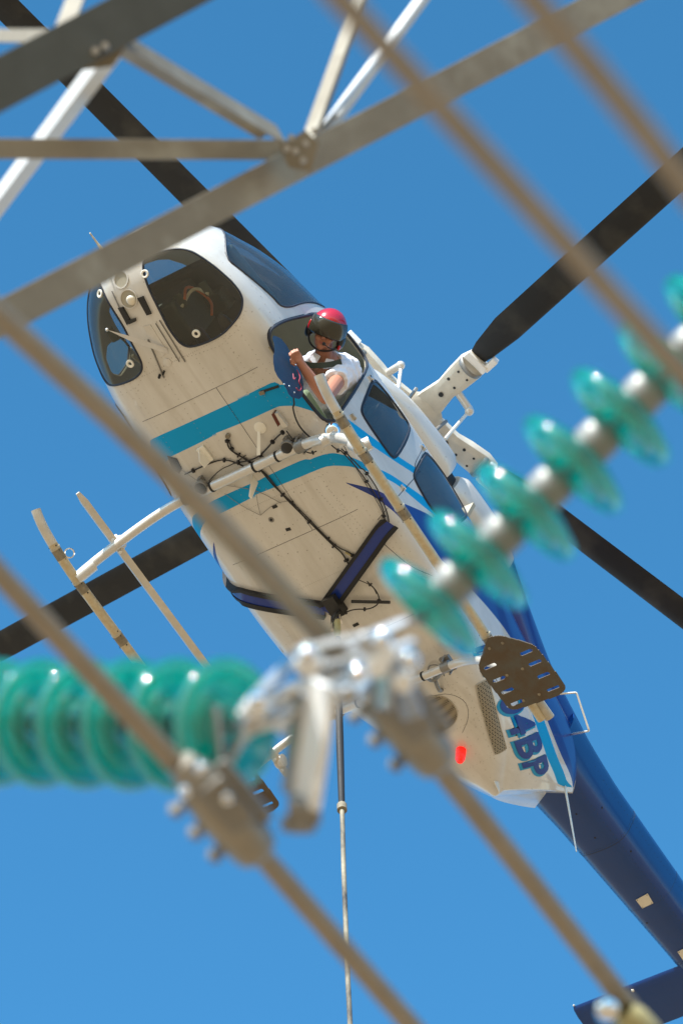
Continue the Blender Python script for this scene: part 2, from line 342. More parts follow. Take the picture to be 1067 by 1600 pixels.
# regions seen in the photograph, brought onto the shell surface
chin = rnd(P_((217, 414), (240, 395), (283, 384), (330, 412), (378, 456), (378, 486), (362, 508), (344, 526), (301, 543), (284, 539), (270, 522), (259, 504)), 2)
chin2 = rnd(P_((128, 470), (136, 527), (150, 567), (166, 598), (180, 603), (212, 592), (224, 577), (219, 558), (190, 500), (163, 446), (152, 424), (138, 420), (129, 440)), 2)
shield = rnd([(x, p) for x, p in P_((344, 398), (381, 426), (424, 462), (443, 484), (480, 469))] + [(.46, 2.5), (.40, 3.02), (1.3, 3.02), (1.47, 2.6)], 2)
shield_r = [(x, -(p + (.42 if p < 2.25 else 0))) for x, p in shield]
quarter = rnd([(1.13, -1.62), (1.10, -1.92), (.98, -2.0), (.90, -1.85), (.89, -1.6), (.96, -1.46), (1.07, -1.48)], 1, .12)
door = rnd([(x, p) for x, p in P_((420, 540), (420, 514), (448, 500))] + [to_par((.52, .69, 1.60)), to_par((.25, .66, 1.80)), to_par((.0, .66, 1.80))] + P_((562, 596), (533, 640), (522, 659), (504, 657), (470, 614)), 2, .2)
win1 = rnd(P_((588, 594), (640, 663), (636, 680), (618, 713), (610, 712), (566, 648), (566, 636), (580, 600)), 2, .18)
win2 = rnd(P_((665, 704), (705, 752), (735, 792), (728, 806), (700, 822), (672, 792), (647, 748), (649, 736)), 2, .18)
teal1 = rnd(P_((232, 687), (300, 658), (380, 621), (421, 603), (445, 600), (470, 612), (505, 628), (538, 651), (580, 682), (626, 716), (656, 735), (700, 773), (745, 820), (742, 826), (697, 782), (652, 743), (619, 722), (565, 686), (520, 656), (484, 641), (461, 634), (436, 634), (380, 660), (300, 692), (245, 721)), 2, .1)
teal2 = rnd(P_((320, 787), (400, 752), (496, 712), (520, 707), (548, 714), (576, 727), (612, 742), (655, 772), (700, 806), (730, 835), (728, 842), (696, 820), (655, 786), (621, 757), (576, 737), (543, 728), (510, 727), (445, 755), (330, 801)), 2, .15)
swoosh = rnd(P_((534, 752), (584, 764), (623, 784), (669, 803), (720, 850), (760, 885), (800, 930), (825, 955), (842, 990), (864, 1040), (884, 1090), (905, 1150), (912, 1185), (903, 1240), (893, 1235), (870, 1165), (848, 1110), (839, 1090), (800, 1000), (785, 978), (740, 925), (715, 900), (660, 850), (618, 802), (584, 776)), 2, .1)
tstripe = rnd(P_((830, 1085), (842, 1104), (862, 1160), (884, 1220), (890, 1262), (876, 1262), (870, 1225), (850, 1170), (829, 1110), (818, 1090)), 2, .1)
lstripe = P_((824, 945), (835, 958), (850, 990), (868, 1030), (870, 1045), (860, 1030), (836, 985), (820, 950))
# roof windows (mirrored), front windscreen centre post kept
regions = [('chin', chin), ('chin', chin2), ('shield', shield), ('shield', shield_r), ('shield', quarter), ('door', door), ('win', win1), ('win', mir(win1)), ('win', win2), ('win', mir(win2)),
           ('shield', mir(door)), ('teal', teal1), ('teal', teal2), ('blue', swoosh), ('teal', tstripe), ('lblue', lstripe)]
def rflip(poly): return [(a, -b) for a, b in poly]
for nm in (('teal', teal1), ('teal', teal2), ('blue', swoosh), ('teal', tstripe)): regions.append((nm[0], rflip(nm[1])))
CX = XX.copy(); CP = PP.copy(); lock = np.zeros(XX.shape, bool)
for nm, poly in regions:
    ins = inside(poly, CX, CP)
    for axis in (0, 1):
        if axis == 0: A = (slice(0, NX - 1), slice(None)); B = (slice(1, NX), slice(None))
        else: A = (slice(None), slice(0, NP - 1)); B = (slice(None), slice(1, NP))
        df = ins[A] != ins[B]; ii, jj = np.nonzero(df)
        if len(ii) == 0: continue
        i2, j2 = (ii + 1, jj) if axis == 0 else (ii, jj + 1)
        ax_, ap = CX[ii, jj], CP[ii, jj]; bx, bp = CX[i2, j2], CP[i2, j2]; ia = ins[ii, jj]
        lo = np.zeros(len(ii)); hi = np.ones(len(ii))
        for _ in range(14):
            mid = (lo + hi) / 2; im = inside(poly, ax_ + (bx - ax_) * mid, ap + (bp - ap) * mid) == ia
            lo = np.where(im, mid, lo); hi = np.where(im, hi, mid)
        s_ = (lo + hi) / 2; mx_ = ax_ + (bx - ax_) * s_; mp_ = ap + (bp - ap) * s_
        for q in range(len(ii)):
            t = (ii[q], jj[q]) if s_[q] < 0.5 else (i2[q], j2[q])
            if s_[q] >= 0.56 or s_[q] <= 0.44 or True:
                if not lock[t]: CX[t] = mx_[q]; CP[t] = mp_[q]; lock[t] = True
CX[0] = 1.76; CX[-1] = -3.18
V3 = shell_pt(CX, CP).reshape(-1, 3)
lk = lock.reshape(-1)[GF]; dg = lk[:, 0] & lk[:, 2]
GF = np.concatenate([np.where(dg[:, None], GF[:, [0, 1, 2]], GF[:, [0, 1, 3]]), np.where(dg[:, None], GF[:, [0, 2, 3]], GF[:, [1, 2, 3]])])
fx = CX.reshape(-1)[GF].mean(1); fpp = CP.reshape(-1)[GF]; wrap = (fpp.max(1) - fpp.min(1)) > 3
fp = np.where(wrap, PI - 0.001, fpp.mean(1))
cls = np.zeros(len(GF), int)       # 0 white 1 teal 2 blue 3 light blue ; 10 chin 11 shield 12 window 13 open
code = {'teal': 1, 'blue': 2, 'lblue': 3, 'chin': 10, 'shield': 11, 'win': 12, 'door': 13}
for nm, poly in regions[::-1]:
    k = inside(poly, fx, fp); cls[k] = code[nm]
for nm, poly in regions:
    if code[nm] == 1 or code[nm] == 3: k = inside(poly, fx, fp) & (cls < 10); cls[k] = code[nm]
def submesh(name, sel, mats, idx, parent, flip=False):
    F = GF[sel]; used = np.unique(F); mp = -np.ones(len(V3), int); mp[used] = np.arange(len(used)); F2 = mp[F]
    me = bpy.data.meshes.new(name); me.from_pydata(V3[used].tolist(), [], F2.tolist()); me.update()
    for q in mats: me.materials.append(MT[q])
    me.polygons.foreach_set('material_index', idx[sel].tolist() if idx is not None else [0] * len(F2)); me.polygons.foreach_set('use_smooth', [True] * len(F2))
    o = bpy.data.objects.new(name, me); S.collection.objects.link(o); o.parent = parent; return o
body = submesh('body', cls < 10, ['white_paint', 'teal_paint', 'blue_paint', 'light_blue_paint', 'liner', 'liner', 'liner', 'liner'], np.minimum(cls, 3), heli)
nrm_out = body.data.polygons[1000].normal.dot(Vector(body.data.polygons[1000].center) - Vector((0, 0, 1.3)))
if nrm_out < 0: body.data.flip_normals()
sm = body.modifiers.new('thickness', 'SOLIDIFY'); sm.thickness = 0.018; sm.offset = -1; sm.material_offset = 4; sm.material_offset_rim = 4
m = MB(); ring_ = [tuple(V3[(NX - 1) * NP + k]) for k in range(NP)]; cc_ = tuple(np.mean(ring_, 0)); m.add(ring_ + [cc_], [(k, (k + 1) % NP, NP) for k in range(NP)]); m.build('boat_tail_end', 'white_paint', heli)
# glass panes, one object each
def pane(name, poly, m, cl, label=None):
    sel = inside(poly, fx, fp) & (cls == cl); o = submesh(name, sel, [m], None, heli)
    if label: o['label'] = label
    rim = MB(); pts = [par3(a, b, 0.0) for a, b in rnd(poly, 1)]
    rim.tube(pts, 0.008, 6, closed=True); rim.build('window_seal', 'dark_trim', o); return o
pane('chin_window', chin, 'chin_glass', 10); pane('chin_window', chin2, 'chin_glass', 10)
pane('windscreen', shield, 'screen_glass', 11); pane('quarter_window', quarter, 'chin_glass', 11); pane('windscreen', shield_r, 'screen_glass', 11)
def thick_seal(poly, w_, mats='dark_trim'):
    m = MB(); pts = [par3(a, b, 0.001) for a, b in poly]; n = len(pts); c = sum(pts, Vector()) / n
    out = [p + (p - c).normalized() * w_ for p in pts]
    out = [shell_near(p, 0.002) for p in out]; inn = [p.copy() for p in pts]
    vs = inn + out; m.add(vs, [(i, (i + 1) % n, n + (i + 1) % n, n + i) for i in range(n)]); return m
def shell_near(p, off):
    q, nr, _, _ = BVH.find_nearest(p)
    if nr.dot(q - Vector((q.x, 0, 1.3))) < 0: nr = -nr
    return q + nr * off
pane('door_window', mir(door), 'screen_glass', 11)
for wp in (win1, win2, mir(win1), mir(win2)):
    o = pane('side_window', wp, 'dark_glass', 12); thick_seal(wp, 0.022).build('window_frame', 'dark_trim', o)
df_ = thick_seal(door, 0.018); df_.tube([par3(a, b, 0.004) for a, b in door], 0.011, 8, closed=True); df_.build('door_frame', 'dark_trim', heli)
# sliding vent pane ahead of the rear window edge
# ---- inside of the cabin
m = MB(); m.box((-.35, 0, .735), (2.1, 1.30, .03)); m.build('cabin_floor', 'liner', heli)
m = MB(); m.box((-1.38, 0, 1.35), (.03, 1.3, 1.2)); m.box((-.28, 0, 1.15), (.05, 1.34, .8)); m.build('bulkhead', 'liner', heli)
m = MB(); m.box((1.1, -.02, 1.0), (.34, .34, .42)); m.box((1.02, -.02, 1.3), (.16, .62, .26)); m.box((.55, 0, .86), (.7, .2, .2)); m.build('instrument_panel', 'seat_dark', heli, bevel=.02)
m = MB(); m.tube([(1.05, -.36, .8), (.85, -.36, .9), (.8, -.36, 1.15)], .014); m.build('cyclic_stick', 'cork', heli)
m = MB(); m.tube(smooth_path([(1.2, .18, .82), (1.28, .3, .9), (1.2, .42, .82)]), .012); m.build('pedal_bar', 'cork', heli)
m = MB(); m.tube(smooth_path([(1.25, .25, .8), (1.3, .22, .98), (1.1, .3, 1.02), (1.05, .33, .85)]), .010); m.build('orange_hose', 'orange_wire', heli)
for y_ in (.2, .42, -.2, -.42): m = MB(); m.box((1.24, y_, .83), (.11, .06, .015)); m.build('pedal', 'seat_dark', heli, bevel=.004)

m = MB()
m.box((1.02, 0, 1.34), (.62, 1.02, .10), (Vector((.97, 0, -.2)), Vector((0, 1, 0)), Vector((.2, 0, .97)))); m.build('glare_shield', 'seat_dark', heli, bevel=.02)
def seat(y, mt, lab):
    t = MB(); t.box((.0, y, .90), (.5, .46, .14)); t.box((.05, y, .79), (.36, .38, .1)); o = t.build('seat', mt, heli, bevel=.03); o['label'] = lab
    b = MB(); b.box((-.22, y, 1.25), (.10, .46, .72), (Vector((.97, 0, .22)), Vector((0, 1, 0)), Vector((-.22, 0, .97)))); b.build('seat_back', mt, o, bevel=.03)
seat(.36, 'seat_green', 'pale green padded pilot seat behind the open door'); seat(-.36, 'seat_dark', 'dark padded seat on the far side')

# ---- nose beam details between the chin windows
det = MB()
def disc_on(px, py, r, th, name, mt, parent, n=20, sides=None):
    p, nr = surf(px, py); d = MB(); d.lathe(p - nr * .004, nr, [(0, 0), (r, 0), (r, th * .8), (r * .85, th), (0, th)], n); o = d.build(name, mt, parent); return o
def ring_on(px, py, r, w_, name, mt, parent):
    p, nr = surf(px, py); d = MB(); d.lathe(p - nr * .002, nr, [(r - w_, 0), (r, 0), (r, .009), (r - w_ * .3, .012), (r - w_, .009)], 24, closed=True); return d.build(name, mt, parent)
for q in ((307, 521), (204, 568), (227, 428), (157, 459)): ring_on(*q, .030, .016, 'window_vent_ring', 'white_plastic', heli)
# landing light in the beam
def recess(px, py, r, lampoff, mt):
    p, nr = surf(px, py); d = MB(); d.lathe(p + nr * .003, nr, [(r, 0), (r + .008, .0), (r + .008, .004), (r, .004)], 24, closed=True)
    o = d.build('light_bezel', 'white_paint', heli)
    e = MB(); e.lathe(p + nr * .001, nr, [(0, 0), (r, 0.001)], 24); e.build('light_recess', 'liner', o)
    if lampoff:
        f = MB(); u = frame_of(nr)[1]; f.ball(p + hv(.8, .25, 0) * .028 + nr * .012, r * .62, sc=(1, 1, .7)); f.build('landing_light', mt, o)
recess(202, 467, .062, True, 'lamp_glass'); recess(190, 437, .055, False, None)
def slab(pxs, th, name, mt, off=.002, parent=None):
    pts = [surf(*q, off)[0] for q in pxs]; nr = surf(*pxs[0])[1]; d = MB(); d.plate(pts, nr, th); return d.build(name, mt, parent or heli)
slab([(187, 480), (194, 479), (207, 502), (201, 506)], .022, 'black_hinge', 'black_metal'); slab([(217, 465), (225, 462), (238, 490), (232, 492)], .022, 'black_hinge', 'black_metal')
slab([(203, 499), (213, 496), (214, 501), (205, 505)], .03, 'black_catch', 'black_metal')
slab([(224, 510), (236, 507), (262, 548), (256, 556), (240, 540)], .006, 'inspection_panel', 'alu_tube')
blade_ = MB(); a = surf(186, 505, .16)[0]; b_ = surf(262, 545, .015)[0]
blade_.plate([a, a + (b_ - a) * .4 + hv(.1, .5, 0) * .055, b_ + hv(.2, .6, 0) * .05, b_ - hv(.0, .6, 0) * .02, a + (b_ - a) * .4 - hv(0, .5, 0) * .02], hv(0, 0, 1), .006)
blade_.ball(a, .012); blade_.build('wire_cutter_blade', 'alu_tube', heli)
for q0, q1, r in (((232, 530), (257, 590), .006), ((250, 500), (290, 565), .005), ((244, 505), (281, 565), .004), ((176, 455), (200, 508), .004), ((243, 418), (290, 520), .0)):
    if r: m = MB(); m.tube([surf(q0[0] + (q1[0] - q0[0]) * k / 8, q0[1] + (q1[1] - q0[1]) * k / 8, .006)[0] for k in range(9)], r, 6); m.build('strut_line', 'grey_metal', heli)
disc_on(262, 566, .032, .012, 'round_cap', 'white_paint', heli)
m = MB(); m.tube([surf(250, 586, .0)[0], surf(252, 586, .04)[0]], .010); m.tube([surf(257, 580, 0)[0], surf(258, 581, .04)[0]], .008); m.build('drain_stub', 'black_metal', heli)
# nose probe
m = MB(); a = H(160, 390, 'x', 1.78); b_ = H(141, 364, 'x', 1.95); m.tube([a - (b_ - a) * .3, a, a + (b_ - a) * .4, b_], [.016, .014, .008, .005]); m.build('nose_probe', 'cork', heli)
# panel seam and rivets
seams = MB()
def seam(pxs, r=.0025, mb=None, k=2):
    pts = []
    for q in chaikin([(a, b, 0) for a, b in pxs], k, False): pts.append(surf(q.x, q.y, .0008)[0])
    q_ = MB(); q_.tube(pts, r, 5); q_.build('panel_seam', 'dark_trim', heli)
seam([(656, 737), (640, 755), (622, 775), (600, 800), (590, 812)]); seam([(574, 575), (566, 590), (545, 622), (527, 655)])
seam([(660, 700), (645, 730), (656, 737)]); seam([(534, 640), (520, 664), (560, 740), (600, 800), (606, 835), (598, 845)])
seam([(600, 850), (640, 885), (676, 900)]); 
seam([(230, 722), (252, 712), (300, 745), (324, 762)], .001)
seam([(760, 1035), (790, 1090), (815, 1165)], .002)
seam([(664, 1090), (700, 1082), (728, 1095), (733, 1120), (722, 1145)], .0015)
riv = MB()
def rivets(pxs, n, r=.0035):
    p = [Vector((a, b, 0)) for a, b in pxs]; L = [0]
    for i in range(1, len(p)): L.append(L[-1] + (p[i] - p[i - 1]).length)
    for k in range(n):
        s_ = L[-1] * k / max(n - 1, 1); i = max(j for j in range(len(L)) if L[j] <= s_ + 1e-6); i = min(i, len(p) - 2)
        q = p[i] + (p[i + 1] - p[i]) * ((s_ - L[i]) / max(L[i + 1] - L[i], 1e-6)); pt, nr = surf(q.x, q.y)
        riv.lathe(pt - nr * .001, nr, [(r, 0), (r * .7, .0035), (0, .0045)], 6)
rivets([(262, 560), (300, 556), (345, 540), (375, 512), (385, 480)], 26); rivets([(236, 560), (215, 605), (185, 620)], 12)
rivets([(510, 760), (545, 800), (570, 830)], 16); rivets([(495, 765), (528, 802), (555, 835)], 16); rivets([(480, 800), (462, 815), (445, 835)], 6)
rivets([(395, 760), (420, 765), (470, 770)], 8, .005); rivets([(420, 870), (480, 860)], 5, .005); rivets([(700, 1070), (735, 1165), (780, 1240)], 14)
rivets([(730, 1075), (760, 1160), (772, 1185)], 12); rivets([(300, 745), (330, 790), (370, 850)], 10); rivets([(400, 450), (440, 520), (400, 620)], 14)
rivets([(540, 1000), (600, 1040), (650, 1050)], 10); rivets([(480, 900), (450, 940)], 5)
rivets([(600, 820), (640, 880), (690, 930), (730, 985)], 20)
def rivrow(x0, x1, p0, p1, n, r=.0032):
    for k in range(n):
        t = k / (n - 1); x = x0 + (x1 - x0) * t; p = p0 + (p1 - p0) * t; a = par3(x, p, 0); nr = (par3(x, p, .01) - a).normalized(); riv.lathe(a - nr * .001, nr, [(r, 0), (r * .7, .0025), (0, .0035)], 6)
for x_ in (.92, .62, -.28, -.62, -.98, -1.5, -1.8): rivrow(x_, x_, -.92, .92, 46)
for p_ in (-.85, .85, 1.0, -.38, .38): rivrow(.95, -1.9, p_, p_, 70)
for x_ in (-2.15, -2.5, -2.85): rivrow(x_, x_, -.5, .7, 24)
for p_ in (-.5, .62): rivrow(-1.95, -3.0, p_, p_, 34)
tag(riv.build('rivets', 'rivet_paint', heli), kind='stuff')
def seam_par(pts, r=.0016):
    q_ = MB(); q_.tube([par3(x, p, .0006) for x, p in pts], r, 5); q_.build('panel_seam', 'dark_trim', heli)
for x_ in (.62, -.62, -1.5): seam_par([(x_, -.95 + 1.9 * k / 40) for k in range(41)])
seam_par([(.62 - .062 * k, .38 - 0 * k) for k in range(21)]); seam_par([(-1.5 - .03 * k, -.30) for k in range(30)])
for q, mt in (((262, 838 - 90), None),): pass
# ---- belly fittings
def belly_box(q0, q1, wpx, th, name, mt, off=0.0, bevel=.004):
    a = surf(*q0, off)[0]; b = surf(*q1, off)[0]; nr = surf(*q0)[1]; d = (b - a).normalized(); s_ = nr.cross(d).normalized()
    m = MB(); m.box((a + b) / 2 + nr * th / 2, ((b - a).length, wpx / 222, th), (d, s_, nr)); return m.build(name, mt, heli, bevel=bevel)
belly_box((313, 698), (330, 720), 15, .02, 'white_antenna_base', 'white_plastic'); 
m = MB(); p, nr = surf(322, 712); m.plate([surf(312, 700, .02)[0], surf(330, 720, .02)[0], surf(326, 722, .09)[0], surf(318, 712, .09)[0]], nr.cross(hv(1, 1, 0)).normalized(), .006); m.build('white_blade_antenna', 'white_plastic', heli)
disc_on(407, 668, .045, .012, 'white_disc_antenna', 'white_plastic', heli)
m = MB(); a, nr = surf(404, 672, .01); m.plate([a, a + hv(.3, 0, 0) * .05, surf(414, 700, .10)[0], surf(409, 701, .10)[0]], nr.cross(Vector((1, 0, 0))), .005); m.build('disc_antenna_fin', 'white_plastic', heli)
m = MB(); a, nr = surf(393, 742, 0.0); b, _ = surf(402, 755, 0.0); c_, _ = surf(400, 768, .11); m.plate([a, b, c_, surf(396, 764, .11)[0]], Vector((0, 1, 0)), .012); m.build('white_fin_antenna', 'white_plastic', heli, bevel=.003)
disc_on(424, 812, .022, .006, 'round_drain', 'grey_metal', heli); disc_on(424, 812, .010, .012, 'drain_hole', 'black_rubber', heli)
slab([(262, 712), (277, 716), (285, 732), (281, 740), (270, 733)], .003, 'dark_vent_opening', 'black_metal')
slab([(429, 642), (436, 641), (452, 662), (445, 664)], .05, 'light_box', 'alu_tube', .0); slab([(427, 643), (431, 640), (441, 658), (437, 662)], .052, 'red_brown_lens', 'brown_window', .0)
for q in ((322, 752), (455, 690)):   # belly lamps on brackets
    a, nr = surf(*q, .02); m = MB(); m.lathe(a, nr, [(.02, 0), (.02, .03), (.05, .045), (.055, .07), (.05, .085), (0, .085)], 16); m.box(a + nr * .02, (.12, .03, .05)); o = m.build('belly_lamp', 'grey_metal', heli)
    l_ = MB(); l_.lathe(a + nr * .086, nr, [(.044, 0), (.03, .008), (0, .011)], 16); l_.build('lens', 'black_metal', o)
belly_box((408, 612), (436, 603), 4, .012, 'black_step_lamp', 'black_metal'); belly_box((406, 614), (414, 612), 6, .02, 'red_step_lamp', 'rust')
# cables along the belly
def cable(pxs, r, name='belly_cable', mt='wire_black', off=.012, ties=0):
    m = MB(); pts = []
    for q in chaikin([(a, b, c[0] if c else off) for a, b, *c in pxs], 3, False): pts.append(surf(q.x, q.y, q.z)[0])
    m.tube(pts, r * .8, 6)
    for k in range(ties):
        i = int((k + .5) * len(pts) / ties); i = min(i, len(pts) - 2); d = (pts[i + 1] - pts[i]).normalized(); m.tube([pts[i] - d * .006, pts[i] + d * .006], r * 2.6, 8)
    return m.build(name, mt, heli)
cable([(356, 682), (357, 700), (378, 712), (400, 728), (418, 740), (440, 770), (470, 800), (495, 825), (520, 850), (535, 862), (545, 880)], .0075, ties=7)
cable([(360, 690), (366, 708), (388, 716), (410, 735), (428, 758), (455, 782), (482, 808), (510, 838), (530, 855), (548, 862), (555, 872)], .006, ties=5)
cable([(366, 722, .02), (400, 716, .02), (418, 700, .02), (432, 682, .03), (446, 670, .04)], .007, ties=4); cable([(290, 740), (330, 722), (350, 716), (372, 722), (395, 735)], .007, ties=3)
cable([(328, 750), (345, 732), (366, 724), (385, 710)], .004); cable([(340, 755), (375, 760), (405, 766), (440, 785)], .003, mt='grey_metal')
cable([(352, 770), (372, 785), (390, 795), (408, 804)], .0025, mt='grey_metal'); cable([(408, 804), (430, 785), (455, 781)], .0025, mt='grey_metal'); cable([(402, 762, .03), (405, 785, .03), (408, 804, .01)], .0025, mt='grey_metal')
cable([(450, 668, .05), (470, 690, .08), (486, 702, .08), (496, 700, .06)], .006, ties=2); cable([(458, 615, .10), (462, 650, .05), (475, 672, .04), (500, 690, .05)], .008)
cable([(530, 700, .05), (552, 720, .03), (575, 745, .02), (590, 770, .02), (604, 800, .015), (608, 825, .01)], .006, ties=4)
cable([(517, 692, .06), (535, 708, .04), (560, 735, .02), (580, 765, .02), (596, 790, .02), (602, 818, .01)], .006, ties=3)
cable([(575, 905, .03), (592, 920, .04), (596, 938, .04), (580, 948, .04), (556, 946, .05), (540, 952, .06)], .006, ties=4); cable([(560, 902, .03), (584, 912, .03), (590, 925, .03)], .004)
cable([(540, 862), (552, 868), (560, 880)], .009, mt='yellow')
for q0, q1 in (((426, 793), (433, 790)), ((447, 828), (454, 826)), ((552, 978), (560, 974))): belly_box(q0, q1, 5, .004, 'small_bracket', 'black_metal', bevel=0)
disc_on(357, 680, .018, .03, 'cable_gland', 'rust', heli)
# ---- blue V bumper bar with black edges
def vbar(side):
    m = MB(); apex = Vector((-1.19, -.10, 0)); path = []
    for k in range(26):
        t = k / 25; y = -.10 + side * t * (.80 if side > 0 else .64); x = -1.19 + .36 * min(t * 1.1, 1)
        ph = None; best = None
        if abs(y) < .66: q = BVH.ray_cast(Vector((x, y, 0)), Vector((0, 0, 1)))[0]; path.append((q, Vector((0, 0, -1))))
    x0 = path[-1][0]; phs = to_par(x0)[1]
    for k in range(1, 12 if side < 0 else 2): path.append((par3(x0.x + .012 * k, phs + side * .035 * k, 0), (par3(x0.x + .012 * k, phs + side * .035 * k, .01) - par3(x0.x + .012 * k, phs + side * .035 * k, 0)).normalized()))
    n = len(path)
    for (lo, hi, h, mi) in ((-.075, -.040, .045, 0), (-.040, .030, .036, 1), (.030, .055, .045, 0)):
        vs = []; fs = []
        for i, (p, nr) in enumerate(path):
            d = (path[min(i + 1, n - 1)][0] - path[max(i - 1, 0)][0]).normalized(); s_ = nr.cross(d).normalized()
            if s_.x < 0: s_ = -s_
            vs += [p + s_ * lo - nr * .01, p + s_ * lo + nr * h, p + s_ * hi + nr * h, p + s_ * hi - nr * .01]
        for i in range(n - 1):
            for a in range(4): fs.append((i * 4 + a, i * 4 + (a + 1) % 4, i * 4 + 4 + (a + 1) % 4, i * 4 + 4 + a))
        fs += [(3, 2, 1, 0), tuple((n - 1) * 4 + a for a in range(4))]; m.add(vs, fs, mi)
    m.build('belly_bumper_bar', ['black_rubber', 'blue_paint'], heli)
vbar(1); vbar(-1)
# ---- cargo hook gear
hk = H(527, 958, 'z', .57)
m = MB(); m.box((hk.x + .05, hk.y, .60), (.16, .10, .09)); m.tube(smooth_path([(hk.x, hk.y - .03, .58), (hk.x - .03, hk.y - .03, .50), (hk.x, hk.y, .46), (hk.x + .03, hk.y + .03, .50), (hk.x, hk.y + .03, .58)]), .012)
m.tube([(hk.x + .02, hk.y + .12, .62), (hk.x - .1, hk.y + .38, .62)], .012); m.build('cargo_hook', 'black_metal', heli, bevel=.005)
m = MB(); a, nr = surf(485, 940, .0); m.tube(smooth_path([a, a + nr * .05 + hv(-.4, -.8, 0) * .05, a + nr * .05 + hv(.5, -.5, 0) * .06, surf(495, 945)[0]]), .006); m.build('hook_latch', 'black_metal', heli)
# ---- landing gear
ZC = .585
def crosstube(x, r, mt='alu_tube'):
    p = [(x, -1.22, .02), (x, -1.12, .16), (x, -.88, .42), (x, -.66, .56), (x, -.45, ZC), (x, .45, ZC), (x, .66, .56), (x, .88, .42), (x, 1.12, .16), (x, 1.22, .02)]
    m = MB(); m.tube(smooth_path(p, 3), r, 16); o = m.build('cross_tube', mt, heli)
    for y in (-.5, .5):
        c = MB(); c.tube([(x, y - .035, ZC), (x, y + .035, ZC)], r * 1.35, 16); c.box((x, y, ZC + .045), (.12, .08, .03)); c.tube([(x + .055, y, ZC - .02), (x + .055, y, ZC + .07)], .008, 8); c.tube([(x - .055, y, ZC - .02), (x - .055, y, ZC + .07)], .008, 8); c.build('clamp', 'grey_metal', o)
    for y in (-.28, .1, .3):
        c = MB(); c.tube([(x, y - .008, ZC), (x, y + .008, ZC)], r * 1.15, 14); c.build('cable_tie', 'black_rubber', o)
    return o
crosstube(0, .036); crosstube(-1.93, .030)
def skid(y, lab):
    k_ = -.025 if y > 0 else -.065; pts = [(.56, y, .08 + k_), (.50, y, .05 + k_), (.40, y, .022 + k_), (.25, y, .006 + k_), (.1, y, k_), (0, y, k_), (-1.0, y, 0), (-2.0, y, .02), (-2.34, y, .03)]
    m = MB(); m.tube(smooth_path(pts[:5] + pts[5:], 2), .036, 16, m=0)
    for i, f in enumerate(m.f): pass
    xs_ = [sum(m.v[k][0] for k in f) / len(f) for f in m.f]; m.m = [1 if x > .30 else 0 for x in xs_]
    o = m.build('skid_tube', ['skid_worn', 'skid_clean'], heli); o['label'] = lab
    zz = lambda x: float(np.interp(x, [-2.34, -2.0, -1.0, 0, .1, .25, .40], [.03, .02, 0, k_, k_, .006 + k_, .022 + k_]))
    for x in (.27, -.02, -.5, -1.05, -1.6):
        c = MB(); c.tube([(x + .006, y, zz(x)), (x - .006, y, zz(x))], .0395, 14); c.build('skid_band', 'band', o)
        c = MB(); c.tube([(x - .012, y, zz(x - .01)), (x - .09, y, zz(x - .09))], .0372, 14); c.build('worn_patch', 'rust', o)
        for dx in (-.02, .02, -.10):
            for sy in (-1, 1): c = MB(); c.ball((x + dx, y + sy * .03, zz(x) - .015), .006, n=5); c.build('shoe_bolt', 'black_metal', o)
    c = MB(); c.tube([(0, y, k_), (0, y - math.copysign(.10, y), .13 + k_)], .046, 14); c.build('saddle', 'alu_tube', o)
    # flat snow pad with slots
    x0 = -1.93; e = lambda a, b: Vector((x0 + a, y + b * math.copysign(1, y), -.004))
    return o
skid(1.235, 'worn yellowish near skid tube under the pilot'); skid(-1.235, 'worn far skid tube on the left of the photo')
def pad(y, lab):
    bm = bmesh.new(); ox = -1.93; oy = 1.235
    out = [(-1.60, 1.27), (-1.62, 1.36), (-1.78, 1.55), (-2.13, 1.575), (-2.17, 1.56), (-2.195, 1.49), (-2.175, 1.15), (-2.15, 1.10), (-1.81, 1.07), (-1.76, 1.09)]
    pts = rnd([(a - ox, b - oy) for a, b in out], 2, .12)
    slots = [(xx - ox, yy - oy) for xx, yy in ((-1.805, 1.16), (-1.915, 1.165), (-2.02, 1.17), (-2.125, 1.18), (-1.81, 1.46), (-1.905, 1.47), (-2.015, 1.475), (-2.13, 1.48))]
    # plan outline with slot openings, cut by scan lines that follow the slots
    st = .006; xs_ = np.arange(-.275, .345, st); ys_ = np.arange(-.175, .350, st); vid = {}
    def V(i, j):
        if (i, j) not in vid: vid[(i, j)] = bm.verts.new((ox + xs_[i], y + ys_[j], -.036))
        return vid[(i, j)]
    CXg, CYg = np.meshgrid(xs_[:-1] + st / 2, ys_[:-1] + st / 2, indexing='ij'); ok = inside(pts, CXg, CYg)
    for a, b in slots: dy = np.maximum(np.abs(CYg - b) - .038, 0); ok &= np.hypot(CXg - a, dy) > .0115
    for i, j in zip(*np.nonzero(ok)): bm.faces.new((V(i, j), V(i + 1, j), V(i + 1, j + 1), V(i, j + 1)))
    me = bpy.data.meshes.new('skid_pad')
    for _ in range(1): bmesh.ops.smooth_vert(bm, verts=[v for v in bm.verts if v.is_boundary], factor=.5, use_axis_x=True, use_axis_y=True, use_axis_z=False)
    bm.to_mesh(me); bm.free(); me.materials.append(MT['steel_plate'])
    o = bpy.data.objects.new('skid_pad', me); S.collection.objects.link(o); o.parent = heli; s2 = o.modifiers.new('t', 'SOLIDIFY'); s2.thickness = .008; o['label'] = lab
    for a, c in ((.25, .0), (.25, .11), (.02, .0), (.02, .13), (-.2, .0), (-.2, .13)):
        b = MB(); b.lathe((ox + a, y + c, -.040), (0, 0, -1), [(.012, 0), (.012, .006), (.005, .008), (0, .008)], 6); b.build('bolt', 'rust', o)
    return o
